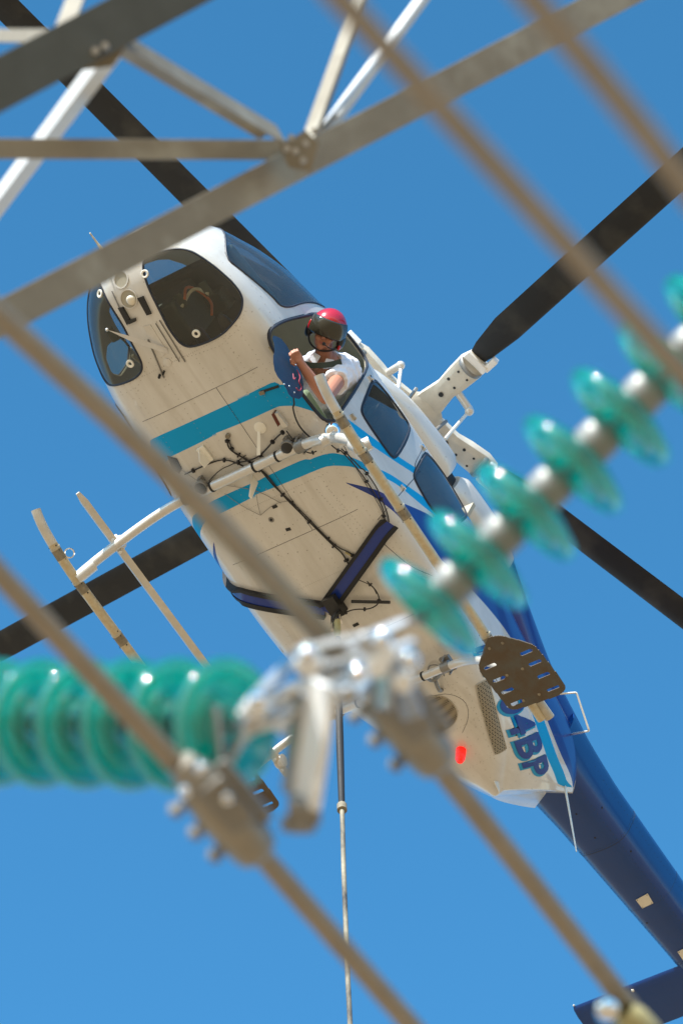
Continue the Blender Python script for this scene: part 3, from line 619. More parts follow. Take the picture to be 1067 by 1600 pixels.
pad(1.235, 'brown slotted steel pad near the registration letters'); pad(-1.235, 'dark slotted steel pad on the far skid')
m = MB(); m.tube([(-2.18, 1.28, .05), (-2.36, 1.28, .05)], [.03, .036], 12); m.build('skid_end_cap', 'cork', heli)
# step tube (long tread) of the far side
for y0 in (-.92,):
    a = H(122, 770, 'z', .30); b = H(450, 1212, 'z', .30); m = MB(); d = (b - a).normalized(); s_ = d.cross(Vector((0, 0, 1))).normalized()
    tops = []; 
    for k, wd in ((0, .018), (.03, .034), (1, .034)):
        c = a + (b - a) * k; tops.append([c - s_ * wd, c + Vector((0, 0, -.022)) - s_ * wd * .3, c + s_ * wd, c + Vector((0, 0, .016))])
    vs = [q for r_ in tops for q in r_]; fs = [(i * 4 + k, i * 4 + (k + 1) % 4, i * 4 + 4 + (k + 1) % 4, i * 4 + 4 + k) for i in range(2) for k in range(4)] + [(3, 2, 1, 0), (8, 9, 10, 11)]
    m.add(vs, fs); o = m.build('step_tube', 'grey_metal', heli, smooth=False); o.data.materials.clear(); o.data.materials.append(MT['skid_clean']); o['label'] = 'long flat step beam beside the far skid'
    for q in ((185, 850), (437, 1192)):
        c = H(*q, 'z', .31); cm = MB(); cm.tube([c - Vector((0, .03, -.02)), c + Vector((0, .03, .02))], .048, 14); cm.tube([c + Vector((.05, 0, -.04)), c + Vector((.05, 0, .04))], .012); cm.tube([c + Vector((-.05, 0, -.04)), c + Vector((-.05, 0, .04))], .012); cm.build('clamp', 'white_metal', o)
# ring + serrated step on the far skid
c = H(109, 864, 'z', .10); m = MB(); m.tube([c + (hv(1, 0, 0) * math.cos(t) + hv(0, 1, .3) * math.sin(t)) * .033 for t in [k * PI / 8 for k in range(16)]], .006, 6, closed=True); m.build('tow_ring', 'chrome', heli)
m = MB()
for k in range(6): m.ball(H(140 + k * 4.2, 890 - k * 4.6, 'z', .19), .016, n=5)
m.build('cross_tube_bolts', 'white_metal', heli)
# near side: chrome ball and clamps on the front cross tube
m = MB(); m.ball(H(519, 672, 'z', .52), .055); m.build('chrome_ball', 'chrome', heli)
for q, r in (((533, 688), .045), ((508, 688), .04), ((572, 695), .05)):
    m = MB(); a = H(*q, 'z', .46 if q[0] < 560 else .1); m.tube([a + hv(-.9, .44, 0) * .03, a - hv(-.9, .44, 0) * .03], r, 16); m.build('tube_collar', 'alu_tube', heli)
# ---- rear bottom: cross tube saddle, air grilles, beacon, vane
m = MB(); a, nr = surf(678, 1052, .0)
m.tube(smooth_path([a, a + nr * .06 + hv(.5, 1, 0) * .02, a + hv(.8, 1.8, 0) * .05 + nr * .06, surf(690, 1078)[0]]), .014); m.tube(smooth_path([surf(664, 1058)[0], a + nr * .1, surf(692, 1048)[0]]), .012)
m.tube(smooth_path([surf(668, 1046)[0], surf(672, 1036, .02)[0], surf(686, 1036, .02)[0], surf(694, 1056)[0]]), .005); m.build('tube_bracket', 'grey_metal', heli)
def conform_patch(poly_px, name, mt, off, rim=None):
    par = P_(*poly_px); par = rnd(par, 2, .25 if len(poly_px) > 5 else .04); c = (sum(a for a, b in par) / len(par), sum(b for a, b in par) / len(par)); m = MB(); R_ = 7; n = len(par)
    vs = []
    for r_ in range(R_ + 1):
        for a, b in par: t = r_ / R_; vs.append(par3(c[0] + (a - c[0]) * t, c[1] + (b - c[1]) * t, off))
    fs = [(r_ * n + k, r_ * n + (k + 1) % n, (r_ + 1) * n + (k + 1) % n, (r_ + 1) * n + k) for r_ in range(R_) for k in range(n)]
    m.add(vs, fs); o = m.build(name, mt, heli)
    if rim: q = MB(); q.tube([par3(a, b, off) for a, b in par], rim, 6, closed=True); q.build('rim', 'cork', o)
    return o
conform_patch([(660, 1088), (690, 1086), (708, 1098), (716, 1115), (710, 1132), (692, 1142), (668, 1145), (650, 1120)], 'oil_cooler_grille', 'grille', .004, .003)
conform_patch([(742, 1070), (763, 1060), (792, 1170), (773, 1180)], 'air_intake_grille', 'grille', .004, .003)
p, nr = surf(720, 1172); mat('beacon_red', (0.9, 0.02, 0.01), 0.2, emis=(1, .012, .008), es=.5); mat('beacon_core', (1, .5, .2), 0.3, emis=(1, .45, .15), es=4)
dn_ = (nr * .8 + hv(0, .35, -.2)).normalized()
m = MB(); m.lathe(p, dn_, [(.038, -.01), (.038, .04), (.036, .085), (.022, .11), (0, .112)], 18); bc = m.build('red_beacon', 'beacon_red', heli)
m = MB(); m.lathe(p, dn_, [(.037, -.012), (.037, .008), (.030, .010)], 18); m.build('base_ring', 'black_metal', bc)
m = MB(); m.ball(p + dn_ * .05 + TOCAM * .026, .012, n=6); m.ball(p + dn_ * .025 + TOCAM * .030, .009, n=6); m.build('filament', 'beacon_core', bc)
bl = bpy.data.lights.new('beacon_light', 'POINT'); bl.energy = 0.35; bl.color = (1, .03, .02); bl.shadow_soft_size = .02; blo = bpy.data.objects.new('beacon_light', bl); S.collection.objects.link(blo); blo.parent = bc; blo.location = p + dn_ * .10
m = MB(); m.plate([surf(770, 1220)[0], surf(778, 1222)[0], surf(783, 1240, .02)[0], surf(779, 1243, .05)[0], surf(775, 1232, .06)[0]], Vector((0, 1, 0)), .006); m.build('white_vane', 'white_plastic', heli)
m = MB(); a, nr = surf(794, 1245); m.tube([a, a + nr * .04], .012); m.tube([a + nr * .03, a + nr * .03 + hv(.8, -.4, 0) * .05], .006); m.build('drain_pipe', 'black_metal', heli)
# ---- side details
for q in ((551, 652), (578, 592), (660, 700), (628, 762)):
    a, nr = surf(*q); m = MB(); m.box(a + nr * .008, (.05, .02, .016)); m.tube([a + nr * .01 + Vector((.02, 0, 0)), a + nr * .02 - Vector((.02, 0, 0))], .006); m.build('door_latch', 'cork' if q[0] < 560 else 'chrome', heli)
# ---- registration letters on the side
def letters(txt, A, B, C, D, ext_, mt, name, par):
    cu = bpy.data.curves.new('t', 'FONT'); cu.body = txt; cu.size = 1; cu.offset = ext_; cu.space_character = 1.08; cu.resolution_u = 5
    to = bpy.data.objects.new('t', cu); S.collection.objects.link(to); dg = bpy.context.evaluated_depsgraph_get(); me = bpy.data.meshes.new_from_object(to.evaluated_get(dg))
    bpy.data.objects.remove(to)
    bm = bmesh.new(); bm.from_mesh(me); bmesh.ops.triangulate(bm, faces=bm.faces)
    for _ in range(3): bmesh.ops.subdivide_edges(bm, edges=[e for e in bm.edges if e.calc_length() > .12], cuts=1)
    x1 = LX[1]; x0 = LX[0]; h = LX[2]
    for v in bm.verts:
        u = (v.co.x - x0) / (x1 - x0); t = v.co.y / h
        p = (A * (1 - u) + B * u) * (1 - t) + (D * (1 - u) + C * u) * t; q, nr, _, _ = BVH.find_nearest(p)
        if nr.dot(q - Vector((q.x, 0, 1.6))) < 0: nr = -nr
        v.co = q + nr * (.0055 if par else .003)
    bm.to_mesh(me); bm.free(); me.materials.clear(); me.materials.append(MT[mt]); me.name = name
    o = bpy.data.objects.new(name, me); S.collection.objects.link(o); o.parent = par or heli; return o
cu = bpy.data.curves.new('t', 'FONT'); cu.body = 'N904BP'; cu.size = 1; cu.space_character = 1.08; to = bpy.data.objects.new('t', cu); S.collection.objects.link(to)
bpy.context.view_layer.update(); bb = [Vector(c) for c in to.bound_box]; LX = (min(c.x for c in bb), max(c.x for c in bb), max(c.y for c in bb)); bpy.data.objects.remove(to)
TA, TB, TC, TD = surf(742, 1014)[0], surf(823, 1216)[0], surf(857, 1204)[0], surf(776, 1002)[0]
sh_ = surf(781, 1122)[0] - surf(784, 1120)[0]
o1 = letters('N904BP', TA + sh_, TB + sh_, TC + sh_, TD + sh_, .055, 'letter_teal', 'letter_outline', None)
o2 = letters('N904BP', TA, TB, TC, TD, .028, 'letter_blue', 'registration_letters', heli); o1.parent = o2
# ---- tail boom
m = MB(); bx = [(-3.3, .32, 1.93), (-3.7, .275, 1.99), (-4.0, .25, 2.03), (-5.4, .195, 2.235), (-7.4, .13, 2.53), (-8.3, .11, 2.66)]
def boom_ring(x, r, z, n=40):
    out = []
    for k in range(n):
        a = 2 * PI * (k + .5) / n; f = 1.0 / max(abs(math.cos(a)) ** 3.2 + abs(math.sin(a)) ** 3.2, 1e-6) ** (1 / 3.2)
        out.append(Vector((x, r * math.sin(a) * f * .93, z - r * math.cos(a) * f * 1.05)))
    return out
vs = []; n = 40; NB = 60
for i in range(NB + 1):
    x = -3.3 - 5.0 * i / NB; xa = np.array([b[0] for b in bx[::-1]]); vs += boom_ring(x, float(np.interp(x, xa, [b[1] for b in bx[::-1]])), float(np.interp(x, xa, [b[2] for b in bx[::-1]])))
m.add(vs, [(i * n + k, i * n + (k + 1) % n, (i + 1) * n + (k + 1) % n, (i + 1) * n + k) for i in range(NB) for k in range(n)] + [tuple(range(n)), tuple(NB * n + k for k in range(n))])
boom = m.build('tail_boom', 'navy_paint', heli)
bmB = BVHTree.FromPolygons([tuple(v) for v in vs], m.f)
def bsurf(px, py, off=0.0):
    hit, nr, _, _ = bmB.ray_cast(Vector(HC0), Vector(hdir(px, py)))
    if hit is None: return H(px, py, 'z', 2.0), TOCAM
    if nr.dot(TOCAM) < 0: nr = -nr
    return hit + nr * off, nr
mat('access_cover', (0.72, 0.68, 0.58), 0.4, n_amt=.3)
for poly, mk in (([(993, 1405), (1011, 1395), (1020, 1410), (1003, 1418)], 1), ([(1058, 1486), (1076, 1477), (1085, 1492), (1068, 1501)], 0)):
    m = MB(); ps = [bsurf(*q, .006)[0] for q in poly]; nr = bsurf(*poly[0])[1]; m.plate(ps, nr, .004)
    o = m.build('access_cover', 'access_cover', boom); q = MB()
    for p in ps: c = sum(ps, Vector()) / 4; q.lathe(p + (c - p) * .18 + nr * .004, nr, [(.004, 0), (.003, .003), (0, .003)], 6)
    q.build('screws', 'black_metal', o)
m = MB()
for q in ((900, 1272), (929, 1309), (1010, 1442), (985, 1330), (940, 1262)): a, nr = bsurf(*q); m.lathe(a, nr, [(.008, -.001), (.008, .002), (0, .003)], 8)
m.build('boom_drain_holes', 'black_rubber', boom)
m = MB(); m.tube(smooth_path([bsurf(893, 1258, 0)[0], bsurf(900, 1254)[0]], 1) , .003); 
def boom_at(x, k):
    r_ = float(np.interp(x, xa, [b[1] for b in bx[::-1]])); z_ = float(np.interp(x, xa, [b[2] for b in bx[::-1]])); return boom_ring(x, r_, z_)[k % 40]
bc_ = lambda x: Vector((x, 0, float(np.interp(x, xa, [b[2] for b in bx[::-1]]))))
m = MB()
for x_ in (-4.25, -4.9, -5.5, -6.1):
    for k in range(40):
        for dk in (0, .5):
            p = boom_at(x_, k).lerp(boom_at(x_, k + 1), dk); nr = (p - bc_(x_)).normalized(); m.lathe(p, nr, [(.0035, -.001), (.002, .002), (0, .003)], 5)
for k in (4, 35, 10):
    for i_ in range(70): x_ = -3.7 - i_ * .045; p = boom_at(x_, k); m.lathe(p, (p - bc_(x_)).normalized(), [(.0035, -.001), (.002, .002), (0, .003)], 5)
tag(m.build('boom_rivets', 'black_metal', boom), kind='stuff')
for x_ in (-4.27, -5.52): m = MB(); m.tube([boom_at(x_, k) for k in range(40)], .0022, 5, closed=True); m.build('boom_seam', 'dark_trim', boom)
# horizontal stabiliser
sa = H(895, 1573, 'z', 2.1); sb = H(1067, 1506, 'z', 2.1); dsp = Vector((0, 1, 0)); yl = sa.y
m = MB(); prof_ = [(0, 0), (.02, .022), (.08, .034), (.2, .034), (.36, .014), (.42, 0), (.36, -.010), (.2, -.024), (.08, -.03), (.02, -.02)]
lead = lambda y: sa.x + (y - sa.y) / (sb.y - sa.y) * (sb.x - sa.x)
vs = [Vector((lead(y) - a, y, 2.1 + b)) for y in (yl, yl + .3, .3, -yl) for a, b in prof_]; k_ = len(prof_)
m.add(vs, [(i * k_ + j, i * k_ + (j + 1) % k_, (i + 1) * k_ + (j + 1) % k_, (i + 1) * k_ + j) for i in range(3) for j in range(k_)] + [tuple(range(k_)), tuple(3 * k_ + j for j in range(k_))])
stab = m.build('stabiliser', 'navy_paint', heli)
m = MB(); m.ball(H(988, 1548, 'z', 2.07), .012); m.ball(H(896, 1571, 'z', 2.1), .008); m.build('nav_light', 'lamp_glass', stab)
# vertical fin and tail rotor (outside the frame)
m = MB(); m.plate([(-8.0, -.02, 2.5), (-8.6, -.02, 1.75), (-8.95, -.02, 1.75), (-8.7, -.02, 2.7), (-9.15, -.02, 3.75), (-8.8, -.02, 3.75), (-8.0, -.02, 2.8)], (0, 1, 0), .05); m.build('tail_fin', 'blue_paint', heli, bevel=.01)
m = MB(); m.tube([(-8.35, .05, 2.68), (-8.35, .30, 2.68)], .04); m.box((-8.35, .28, 2.68), (.13, .02, 1.6)); m.build('tail_rotor', 'blade', heli, bevel=.005)
# wire loop and whip
m = MB(); pts = [bsurf(846, 1084)[0], H(900, 1082, 'y', .62), H(920, 1142, 'y', .62), H(893, 1147, 'y', .30)]; pts[0] = surf(850, 1086)[0] if True else pts[0]
m.tube(smooth_path([pts[0], pts[0] + (pts[1] - pts[0]) * .9, pts[1], pts[1] + (pts[2] - pts[1]) * .1, pts[1] + (pts[2] - pts[1]) * .9, pts[2], pts[2] + (pts[3] - pts[2]) * .15, pts[3]], 2), .0075, 8); m.build('loop_antenna', 'white_plastic', heli)
a = surf(881, 1258)[0]; m = MB(); m.tube([a, H(900, 1330, 'x', a.x - .05)], [.010, .005], 8); m.build('whip_antenna', 'white_plastic', heli)
# ---- roof cowling, engine deck, inlet
def loft(name, rings, mt, parent=heli, n=36):
    m = MB(); vs = []
    rr = []
    R0 = np.array([r[0] for r in rings[::-1]]); xs_ = np.linspace(rings[0][0], rings[-1][0], 44)
    for x in xs_:
        Wd, zb, zt = [float(pchip(np.array([x]), R0, np.array([r[k] for r in rings[::-1]], float))[0]) for k in (1, 2, 3)]
        for k in range(n):
            a = PI * 2 * k / n; c, s_ = math.cos(a), math.sin(a); f = (abs(c) ** 3 + abs(s_) ** 3) ** (-1 / 3)
            vs.append(Vector((x, Wd * s_ * f, (zb + zt) / 2 - (zt - zb) / 2 * c * f)))
    L = len(xs_); m.add(vs, [(i * n + k, i * n + (k + 1) % n, (i + 1) * n + (k + 1) % n, (i + 1) * n + k) for i in range(L - 1) for k in range(n)] + [tuple(range(n)), tuple((L - 1) * n + k for k in range(n))])
    return m.build(name, mt, parent)
loft('roof_cowling', [(.14, .05, 2.02, 2.10), (.02, .26, 2.0, 2.20), (-.3, .46, 2.0, 2.33), (-.7, .53, 2.0, 2.42), (-1.1, .545, 2.0, 2.46), (-1.16, .52, 2.0, 2.44)], 'white_paint')
loft('inlet_duct', [(-1.1, .46, 2.0, 2.40), (-1.3, .46, 2.0, 2.40), (-1.4, .44, 2.0, 2.38)], 'black_rubber')
loft('engine_cowling', [(-1.26, .50, 1.98, 2.40), (-1.34, .535, 1.95, 2.46), (-1.7, .555, 1.95, 2.46), (-2.0, .52, 1.9, 2.42)], 'white_paint')
loft('exhaust_fairing', [(-1.99, .515, 1.9, 2.415), (-2.4, .42, 1.9, 2.36), (-3.0, .29, 1.9, 2.34), (-3.6, .22, 2.0, 2.30), (-3.9, .18, 2.05, 2.26)], 'blue_paint')
m = MB(); m.tube([(-1.2, .40, 2.12), (-1.95, .47, 2.10), (-2.6, .36, 2.12)], .006, 6); m.build('cowling_seam', 'dark_trim', heli)
# ---- rotor
HUB = Vector((-.95, 0, 3.12)); m = MB(); m.lathe((-.95, 0, 2.3), (0, 0, 1), [(.16, 0), (.10, .25), (.07, .35), (.07, .75), (.16, .78), (.2, .83), (.16, .90), (.05, .95), (0, .95)], 24); mast = m.build('rotor_mast', 'hub_paint', heli)
m = MB(); m.lathe((-.95, 0, 2.72), (0, 0, 1), [(.08, 0), (.2, .01), (.22, .05), (.2, .08), (.08, .09)], 24)
for k in range(4): a = k * PI / 2 + .4; m.tube([(-.95 + .2 * math.cos(a), .2 * math.sin(a), 2.76), (-.95 + .24 * math.cos(a + .2), .24 * math.sin(a + .2), 3.1)], .014, 8)
m.build('swashplate', 'grey_metal', mast)
for k, az in enumerate((344, 75, 160, 265)):
    a = math.radians(az); er = Vector((math.cos(a), math.sin(a), .075)).normalized(); et = Vector((-math.sin(a), math.cos(a), 0)); en = er.cross(et).normalized()
    if k: pass
    m = MB(); vs = []; fs = []
    cf = [(-.09, 0), (-.065, .018), (0, .024), (.09, .012), (.15, 0), (.09, -.010), (0, -.016), (-.065, -.013)]; rs = [(.68, .50, 0.9), (.80, .75, .9), (1.05, 1, .8), (2.5, 1, .4), (4.9, 1, 0.02), (5.22, .9, 0), (5.34, .5, 0)]
    for r_, sc, tw in rs:
        tw_ = math.radians(10) * tw; e1 = et * math.cos(tw_) + en * math.sin(tw_); e2 = en * math.cos(tw_) - et * math.sin(tw_)
        vs += [HUB + er * r_ + e1 * -c * sc + e2 * h for c, h in cf]
    n = len(cf); fs = [(i * n + j, i * n + (j + 1) % n, (i + 1) * n + (j + 1) % n, (i + 1) * n + j) for i in range(len(rs) - 1) for j in range(n)] + [tuple(range(n)), tuple((len(rs) - 1) * n + j for j in range(n))]
    m.add(vs, fs); bo = m.build('rotor_blade', 'blade', heli)
    g_ = MB(); vs = []; sec = [(.08, .12, .05), (.18, .11, .045), (.34, .085, .055), (.46, .10, .065), (.62, .11, .06), (.72, .085, .04)]
    for r_, wd, hh in sec:
        c = HUB + er * r_
        for q in range(12): t = 2 * PI * q / 12; f = (abs(math.cos(t)) ** 4 + abs(math.sin(t)) ** 4) ** -.25; vs.append(c + et * wd * math.cos(t) * f + en * hh * math.sin(t) * f)
    g_.add(vs, [(i * 12 + j, i * 12 + (j + 1) % 12, (i + 1) * 12 + (j + 1) % 12, (i + 1) * 12 + j) for i in range(len(sec) - 1) for j in range(12)] + [tuple(range(12)), tuple((len(sec) - 1) * 12 + j for j in range(12))])
    gr = g_.build('blade_grip', 'hub_paint', bo, bevel=.004)
    for r_, s_, q_ in ((.30, .0, .020), (.42, .03, .011), (.44, -.05, .013), (.54, .05, .010), (.54, -.04, .010)): d = MB(); d.lathe(HUB + er * r_ + et * s_ - en * .058, -en, [(q_, 0), (q_, .006), (0, .006)], 10); d.build('grip_bolt_hole', 'black_metal', gr)
    d = MB(); d.lathe(HUB + er * .60 - en * .02, er, [(.10, 0), (.105, .01), (.105, .03), (.10, .04)], 24); d.build('grip_collar', 'grey_metal', gr)
    d = MB(); d.box(HUB + er * .69 - en * .05, (.06, .20, .035), (er, et, en)); d.box(HUB + er * .75 + et * .09 - en * .02, (.12, .05, .07), (er, et, en)); d.build('blade_clamp', 'white_metal', gr, bevel=.006)
    d = MB(); d.tube([HUB + er * .38 + et * .09, HUB + er * .36 + et * .24 - en * .03], .03, 10); d.tube([HUB + er * .36 + et * .24 - en * .03, HUB + er * .22 + et * .22 - en * .38], .014, 8); d.ball(HUB + er * .36 + et * .24 - en * .05, .036, n=8); d.build('pitch_horn', 'alu_tube', gr)
# ---- blue side pouch hung on the door sill with red cord
pp = [H(424, 522, 'y', .77), H(430, 545, 'y', .80), H(426, 560, 'y', .84), H(430, 585, 'y', .86), H(446, 602, 'y', .86), H(452, 620, 'y', .85), H(466, 623, 'y', .84), H(470, 605, 'y', .83), H(466, 580, 'y', .80), H(455, 560, 'y', .78), H(438, 530, 'y', .76)]
m = MB(); m.plate(chaikin(pp, 1), hv(.5, .1, 1), .05); pch = m.build('door_sill_pouch', 'pouch_blue', heli, bevel=.012)
m = MB(); m.tube(smooth_path([H(464, 578, 'y', .84), H(470, 590, 'y', .86), H(466, 596, 'y', .86), H(472, 605, 'y', .86), H(468, 612, 'y', .86), H(463, 606, 'y', .88)]), .004, 6); m.tube(smooth_path([H(458, 584, 'y', .86), H(459, 594, 'y', .88), H(462, 590, 'y', .88)]), .0035, 6); m.build('red_lacing_cord', 'red_cord', pch)
m = MB()
for q in ((444, 600), (452, 603), (460, 613), (462, 570)): m.ball(H(*q, 'y', .885), .006, n=5)
m.build('pouch_snaps', 'chrome', pch)

# ------------------------------------------------------------------ long line
line = empty('long_line'); p0 = HM @ hk
line.location = p0; tag(line, 'long black sleeved line hanging straight down from the helicopter belly hook', 'line')
def lp(px, py, d): return W(px, py, d) - p0
# depth grows smaller going down the picture, as on a plumb line
def plumb(py, dx): 
    y0 = p0.y; k = (py - 800) / FPX; r = DN * k + VW; t = y0 / r.y; q = CAM + r * t; return Vector((p0.x + dx, y0, q.z)) - p0
def linepx(px, py): q = plumb(py, 0); d = (q + p0 - CAM).dot(VW); return Vector(((px - 533.5) / FPX * d - p0.x, 0, q.z))
m = MB(); m.tube([linepx(527, 968), linepx(527, 985), linepx(527, 1000)], [.022, .026, .02], 8); o = m.build('yellow_sling_strap', 'yellow', line)
m = MB(); m.tube([linepx(527, 960), linepx(528, 972)], .03, 10); m.tube([linepx(520, 964), linepx(519, 985)], .014, 8); m.build('shackle', 'chrome', line)
m = MB(); m.tube([linepx(528, 998), linepx(529, 1060), linepx(530, 1110), linepx(531, 1160), linepx(534, 1262)], [.024, .026, .025, .027, .022], 10); m.build('black_sleeve', 'black_rubber', line)
m = MB(); m.tube([linepx(534, 1258), linepx(534.5, 1266)], .034, 10); m.build('sleeve_tie', 'rust', line)
pts = [linepx(534.5, 1262), linepx(537, 1360), linepx(540, 1440), linepx(543, 1520), linepx(548, 1620)]; pts.append(pts[-1] + Vector((.1, 0, -3))); pts.append(pts[-1] + Vector((0, 0, -14)))
m = MB(); m.tube(pts, .0165, 10); mat('rope', (.42, .37, .26), .6, n_amt=.97, n_scale=2.2, n_col=(.02, .02, .025), stretch=(2, 2, .8)); m.build('rope', 'rope', line)

# ------------------------------------------------------------------ pilot
pl = empty('person'); pl.matrix_world = HM; tag(pl, 'pilot in white shirt and red helmet leaning out of the helicopter door', 'person')
hc = H(509, 522, 'y', .80); F_ = hv(-.12, .12, -1).normalized(); U_ = hv(.36, -.92, 0); U_ = (U_ - F_ * U_.dot(F_)).normalized(); Rr = U_.cross(F_).normalized()   # Rr: image right-ish
if Rr.dot(hv(1, 0, 0)) < 0: Rr = -Rr
def hd(r, u, f): return hc + Rr * r + U_ * u + F_ * f
neck = H(505, 563, 'y', .70); chest = H(517, 590, 'y', .56); pel = Vector((.02, .30, 1.02)); belly = (chest + pel) / 2
shL = H(543, 573, 'y', .74); elL = H(508, 622, 'y', .88); wrL = H(474, 574, 'y', .86); haL = H(466, 562, 'y', .86)
shR = H(487, 572, 'y', .52); elR = Vector((.45, .30, 1.0)); wrR = Vector((.62, .22, 1.02))
def chain(m, pts, rs, n=14): m.tube([Vector(p) for p in smooth_path(pts, 2)], list(np.interp(np.linspace(0, 1, 1 + 0 + len(smooth_path(pts, 2)) - 1), np.linspace(0, 1, len(rs)), rs)), n)
b = MB()
b.ball(hd(0, .02, -.02), .098, sc=(.78, 1.12, .98), ax=(Rr, U_, F_)); b.ball(hd(0, -.055, .035), .062, sc=(.92, .85, .92), ax=(Rr, U_, F_)); b.ball(hd(0, -.088, .062), .026, ax=(Rr, U_, F_))
b.ball(hd(.032, -.03, .062), .030, ax=(Rr, U_, F_)); b.ball(hd(-.032, -.03, .062), .030, ax=(Rr, U_, F_)); b.ball(hd(0, -.012, .098), .017, sc=(.85, 1.3, 1.1), ax=(Rr, U_, F_)); b.ball(hd(0, .012, .085), .013, sc=(.7, 1.5, 1), ax=(Rr, U_, F_))
b.ball(hd(0, -.050, .086), .016, sc=(1.6, .45, .7), ax=(Rr, U_, F_)); b.ball(hd(0, -.062, .084), .016, sc=(1.4, .45, .7), ax=(Rr, U_, F_)); b.ball(hd(.078, 0, -.01), .02, sc=(.5, 1.3, .9), ax=(Rr, U_, F_)); b.ball(hd(-.078, 0, -.01), .02, sc=(.5, 1.3, .9), ax=(Rr, U_, F_))
chain(b, [hd(0, -.04, -.03), neck, chest], [.06, .062, .09]); chain(b, [neck, chest, belly, pel], [.08, .15, .15, .14])
chain(b, [neck, shL, elL], [.06, .062, .046]); chain(b, [elL, (elL + wrL) / 2, wrL, haL], [.044, .044, .031, .030]); chain(b, [neck, shR, elR], [.06, .06, .045]); chain(b, [elR, wrR], [.042, .028])
hL = Vector((.45, .42, 1.0)); 
for y in (.42, .20): chain(b, [pel, Vector((.50, y, 1.02)), Vector((.72, y, .78)), Vector((.90, y, .79))], [.11, .075, .05, .045])
# left hand: palm with four curled fingers and a thumb, closed on the pouch strap
hx = (haL - wrL).normalized(); hz = TOCAM - hx * TOCAM.dot(hx); hz.normalize(); hy = hx.cross(hz)
b.ball(haL, .042, sc=(1.0, .9, .5), ax=(hx, hy, hz))
for i, (s_, L) in enumerate(((-.030, .062), (-.010, .070), (.010, .066), (.029, .052))):
    k0 = haL + hx * .032 + hy * s_; k1 = k0 + hx * L * .42 + hz * .012; k2 = k1 + hx * L * .15 - hz * .0 + hy * .004 + hz * -.028; k3 = k2 - hx * L * .30 - hz * .010
    b.tube([k0 - hx * .02, k0, k1, k2, k3], [.010, .0105, .0095, .009, .0075], 8)
t0_ = haL - hx * .02 - hy * .036; b.tube([t0_, t0_ + hx * .03 - hy * .016 + hz * .012, t0_ + hx * .058 - hy * .004 + hz * .018], [.013, .0115, .0085], 8)
for (h0, sg) in ((wrR, 1),):
    b.ball(h0 + Vector((.05, 0, 0)), .042, sc=(1, .9, .5))
    for s_ in (-.03, -.01, .01, .03): b.tube([h0 + Vector((.08, s_, 0)), h0 + Vector((.12, s_, -.01)), h0 + Vector((.11, s_, -.04))], [.0105, .0095, .008], 8)
    b.tube([h0 + Vector((.04, .035, 0)), h0 + Vector((.08, .055, -.015))], [.012, .009], 8)
bo = b.build('body', 'skin', pl); rm = bo.modifiers.new('remesh', 'REMESH'); rm.mode = 'VOXEL'; rm.voxel_size = .0055; rm.use_smooth_shade = True
s3 = bo.modifiers.new('smooth', 'SMOOTH'); s3.iterations = 3; s3.factor = .5
m = MB(); m.ball(hd(.005, -.056, .0985), .012, sc=(1.9, .42, .35), ax=(Rr, U_, F_), n=8); m.build('lips', 'lips', bo)
# shirt
b = MB(); dl = (shL - neck); nk = neck
chain(b, [nk * .55 + chest * .45, chest, belly, pel], [.115, .168, .17, .155]); sl_end = shL + (elL - shL) * .50
chain(b, [neck * .6 + shL * .4, shL, sl_end], [.085, .088, .088]); chain(b, [neck * .6 + shR * .4, shR, shR + (elR - shR) * .5], [.085, .085, .080])
b.ball(chest + Vector((0, .06, .02)), .16); so_ = b.build('shirt', 'cloth_white', pl); rm = so_.modifiers.new('r', 'REMESH'); rm.mode = 'VOXEL'; rm.voxel_size = .008; rm.use_smooth_shade = True
s3 = so_.modifiers.new('s', 'SMOOTH'); s3.iterations = 4
tx = bpy.data.textures.new('folds', 'CLOUDS'); tx.noise_scale = .11; dm = so_.modifiers.new('folds', 'DISPLACE'); dm.texture = tx; dm.strength = .06; dm.mid_level = .5
# collar
m = MB()
for s_ in (-1, 1): m.plate([neck + Rr * s_ * .02 + U_ * .03 + F_ * .07, neck + Rr * s_ * .075 + U_ * .035 + F_ * .03, neck + Rr * s_ * .085 - U_ * .02 + F_ * .07, neck + Rr * s_ * .03 - U_ * .045 + F_ * .10], F_, .01)
m.build('collar', 'cloth_white', so_, bevel=.004)
m = MB()
for y in (.42, .20): m.tube(smooth_path([pel, Vector((.50, y, 1.02)), Vector((.70, y, .82))], 2), .088, 14)
m.build('trousers', 'denim', pl)
m = MB()
for y in (.42, .20): m.ball((.92, y, .79), .07, sc=(1.8, .7, .6))
m.build('boots', 'helmet_black', pl)
# helmet
HH = hd(0, .035, -.025)
def capshell(m, c, r, sc, u0, u1, n=20, mi=0, cut=None):
    pass
hm = MB(); vs = []; fs = []; n1, n2 = 22, 44
for i in range(n1 + 1):
    th = (PI * .66) * i / n1
    for k in range(n2):
        ph = 2 * PI * k / n2; front = max(0, math.sin(ph)); t2 = th * (1 - .30 * front)
        vs.append(HH + Rr * math.sin(t2) * math.cos(ph) * .132 + F_ * math.sin(t2) * math.sin(ph) * .150 + U_ * math.cos(t2) * .150)
fs = [(i * n2 + k, i * n2 + (k + 1) % n2, (i + 1) * n2 + (k + 1) % n2, (i + 1) * n2 + k) for i in range(n1) for k in range(n2)]
mi = []
for f in fs:
    c = sum((vs[q] for q in f), Vector()) / 4 - HH; mi.append(0 if (c.dot(U_) > .0 - .03 * (c.dot(Rr) > 0)) else 1)
hm.add(vs, fs); hm.m = mi; ho = hm.build('helmet', ['helmet_red', 'helmet_black'], pl); sm2 = ho.modifiers.new('t', 'SOLIDIFY'); sm2.thickness = .012; sm2.offset = -1
hm = MB(); vs = []
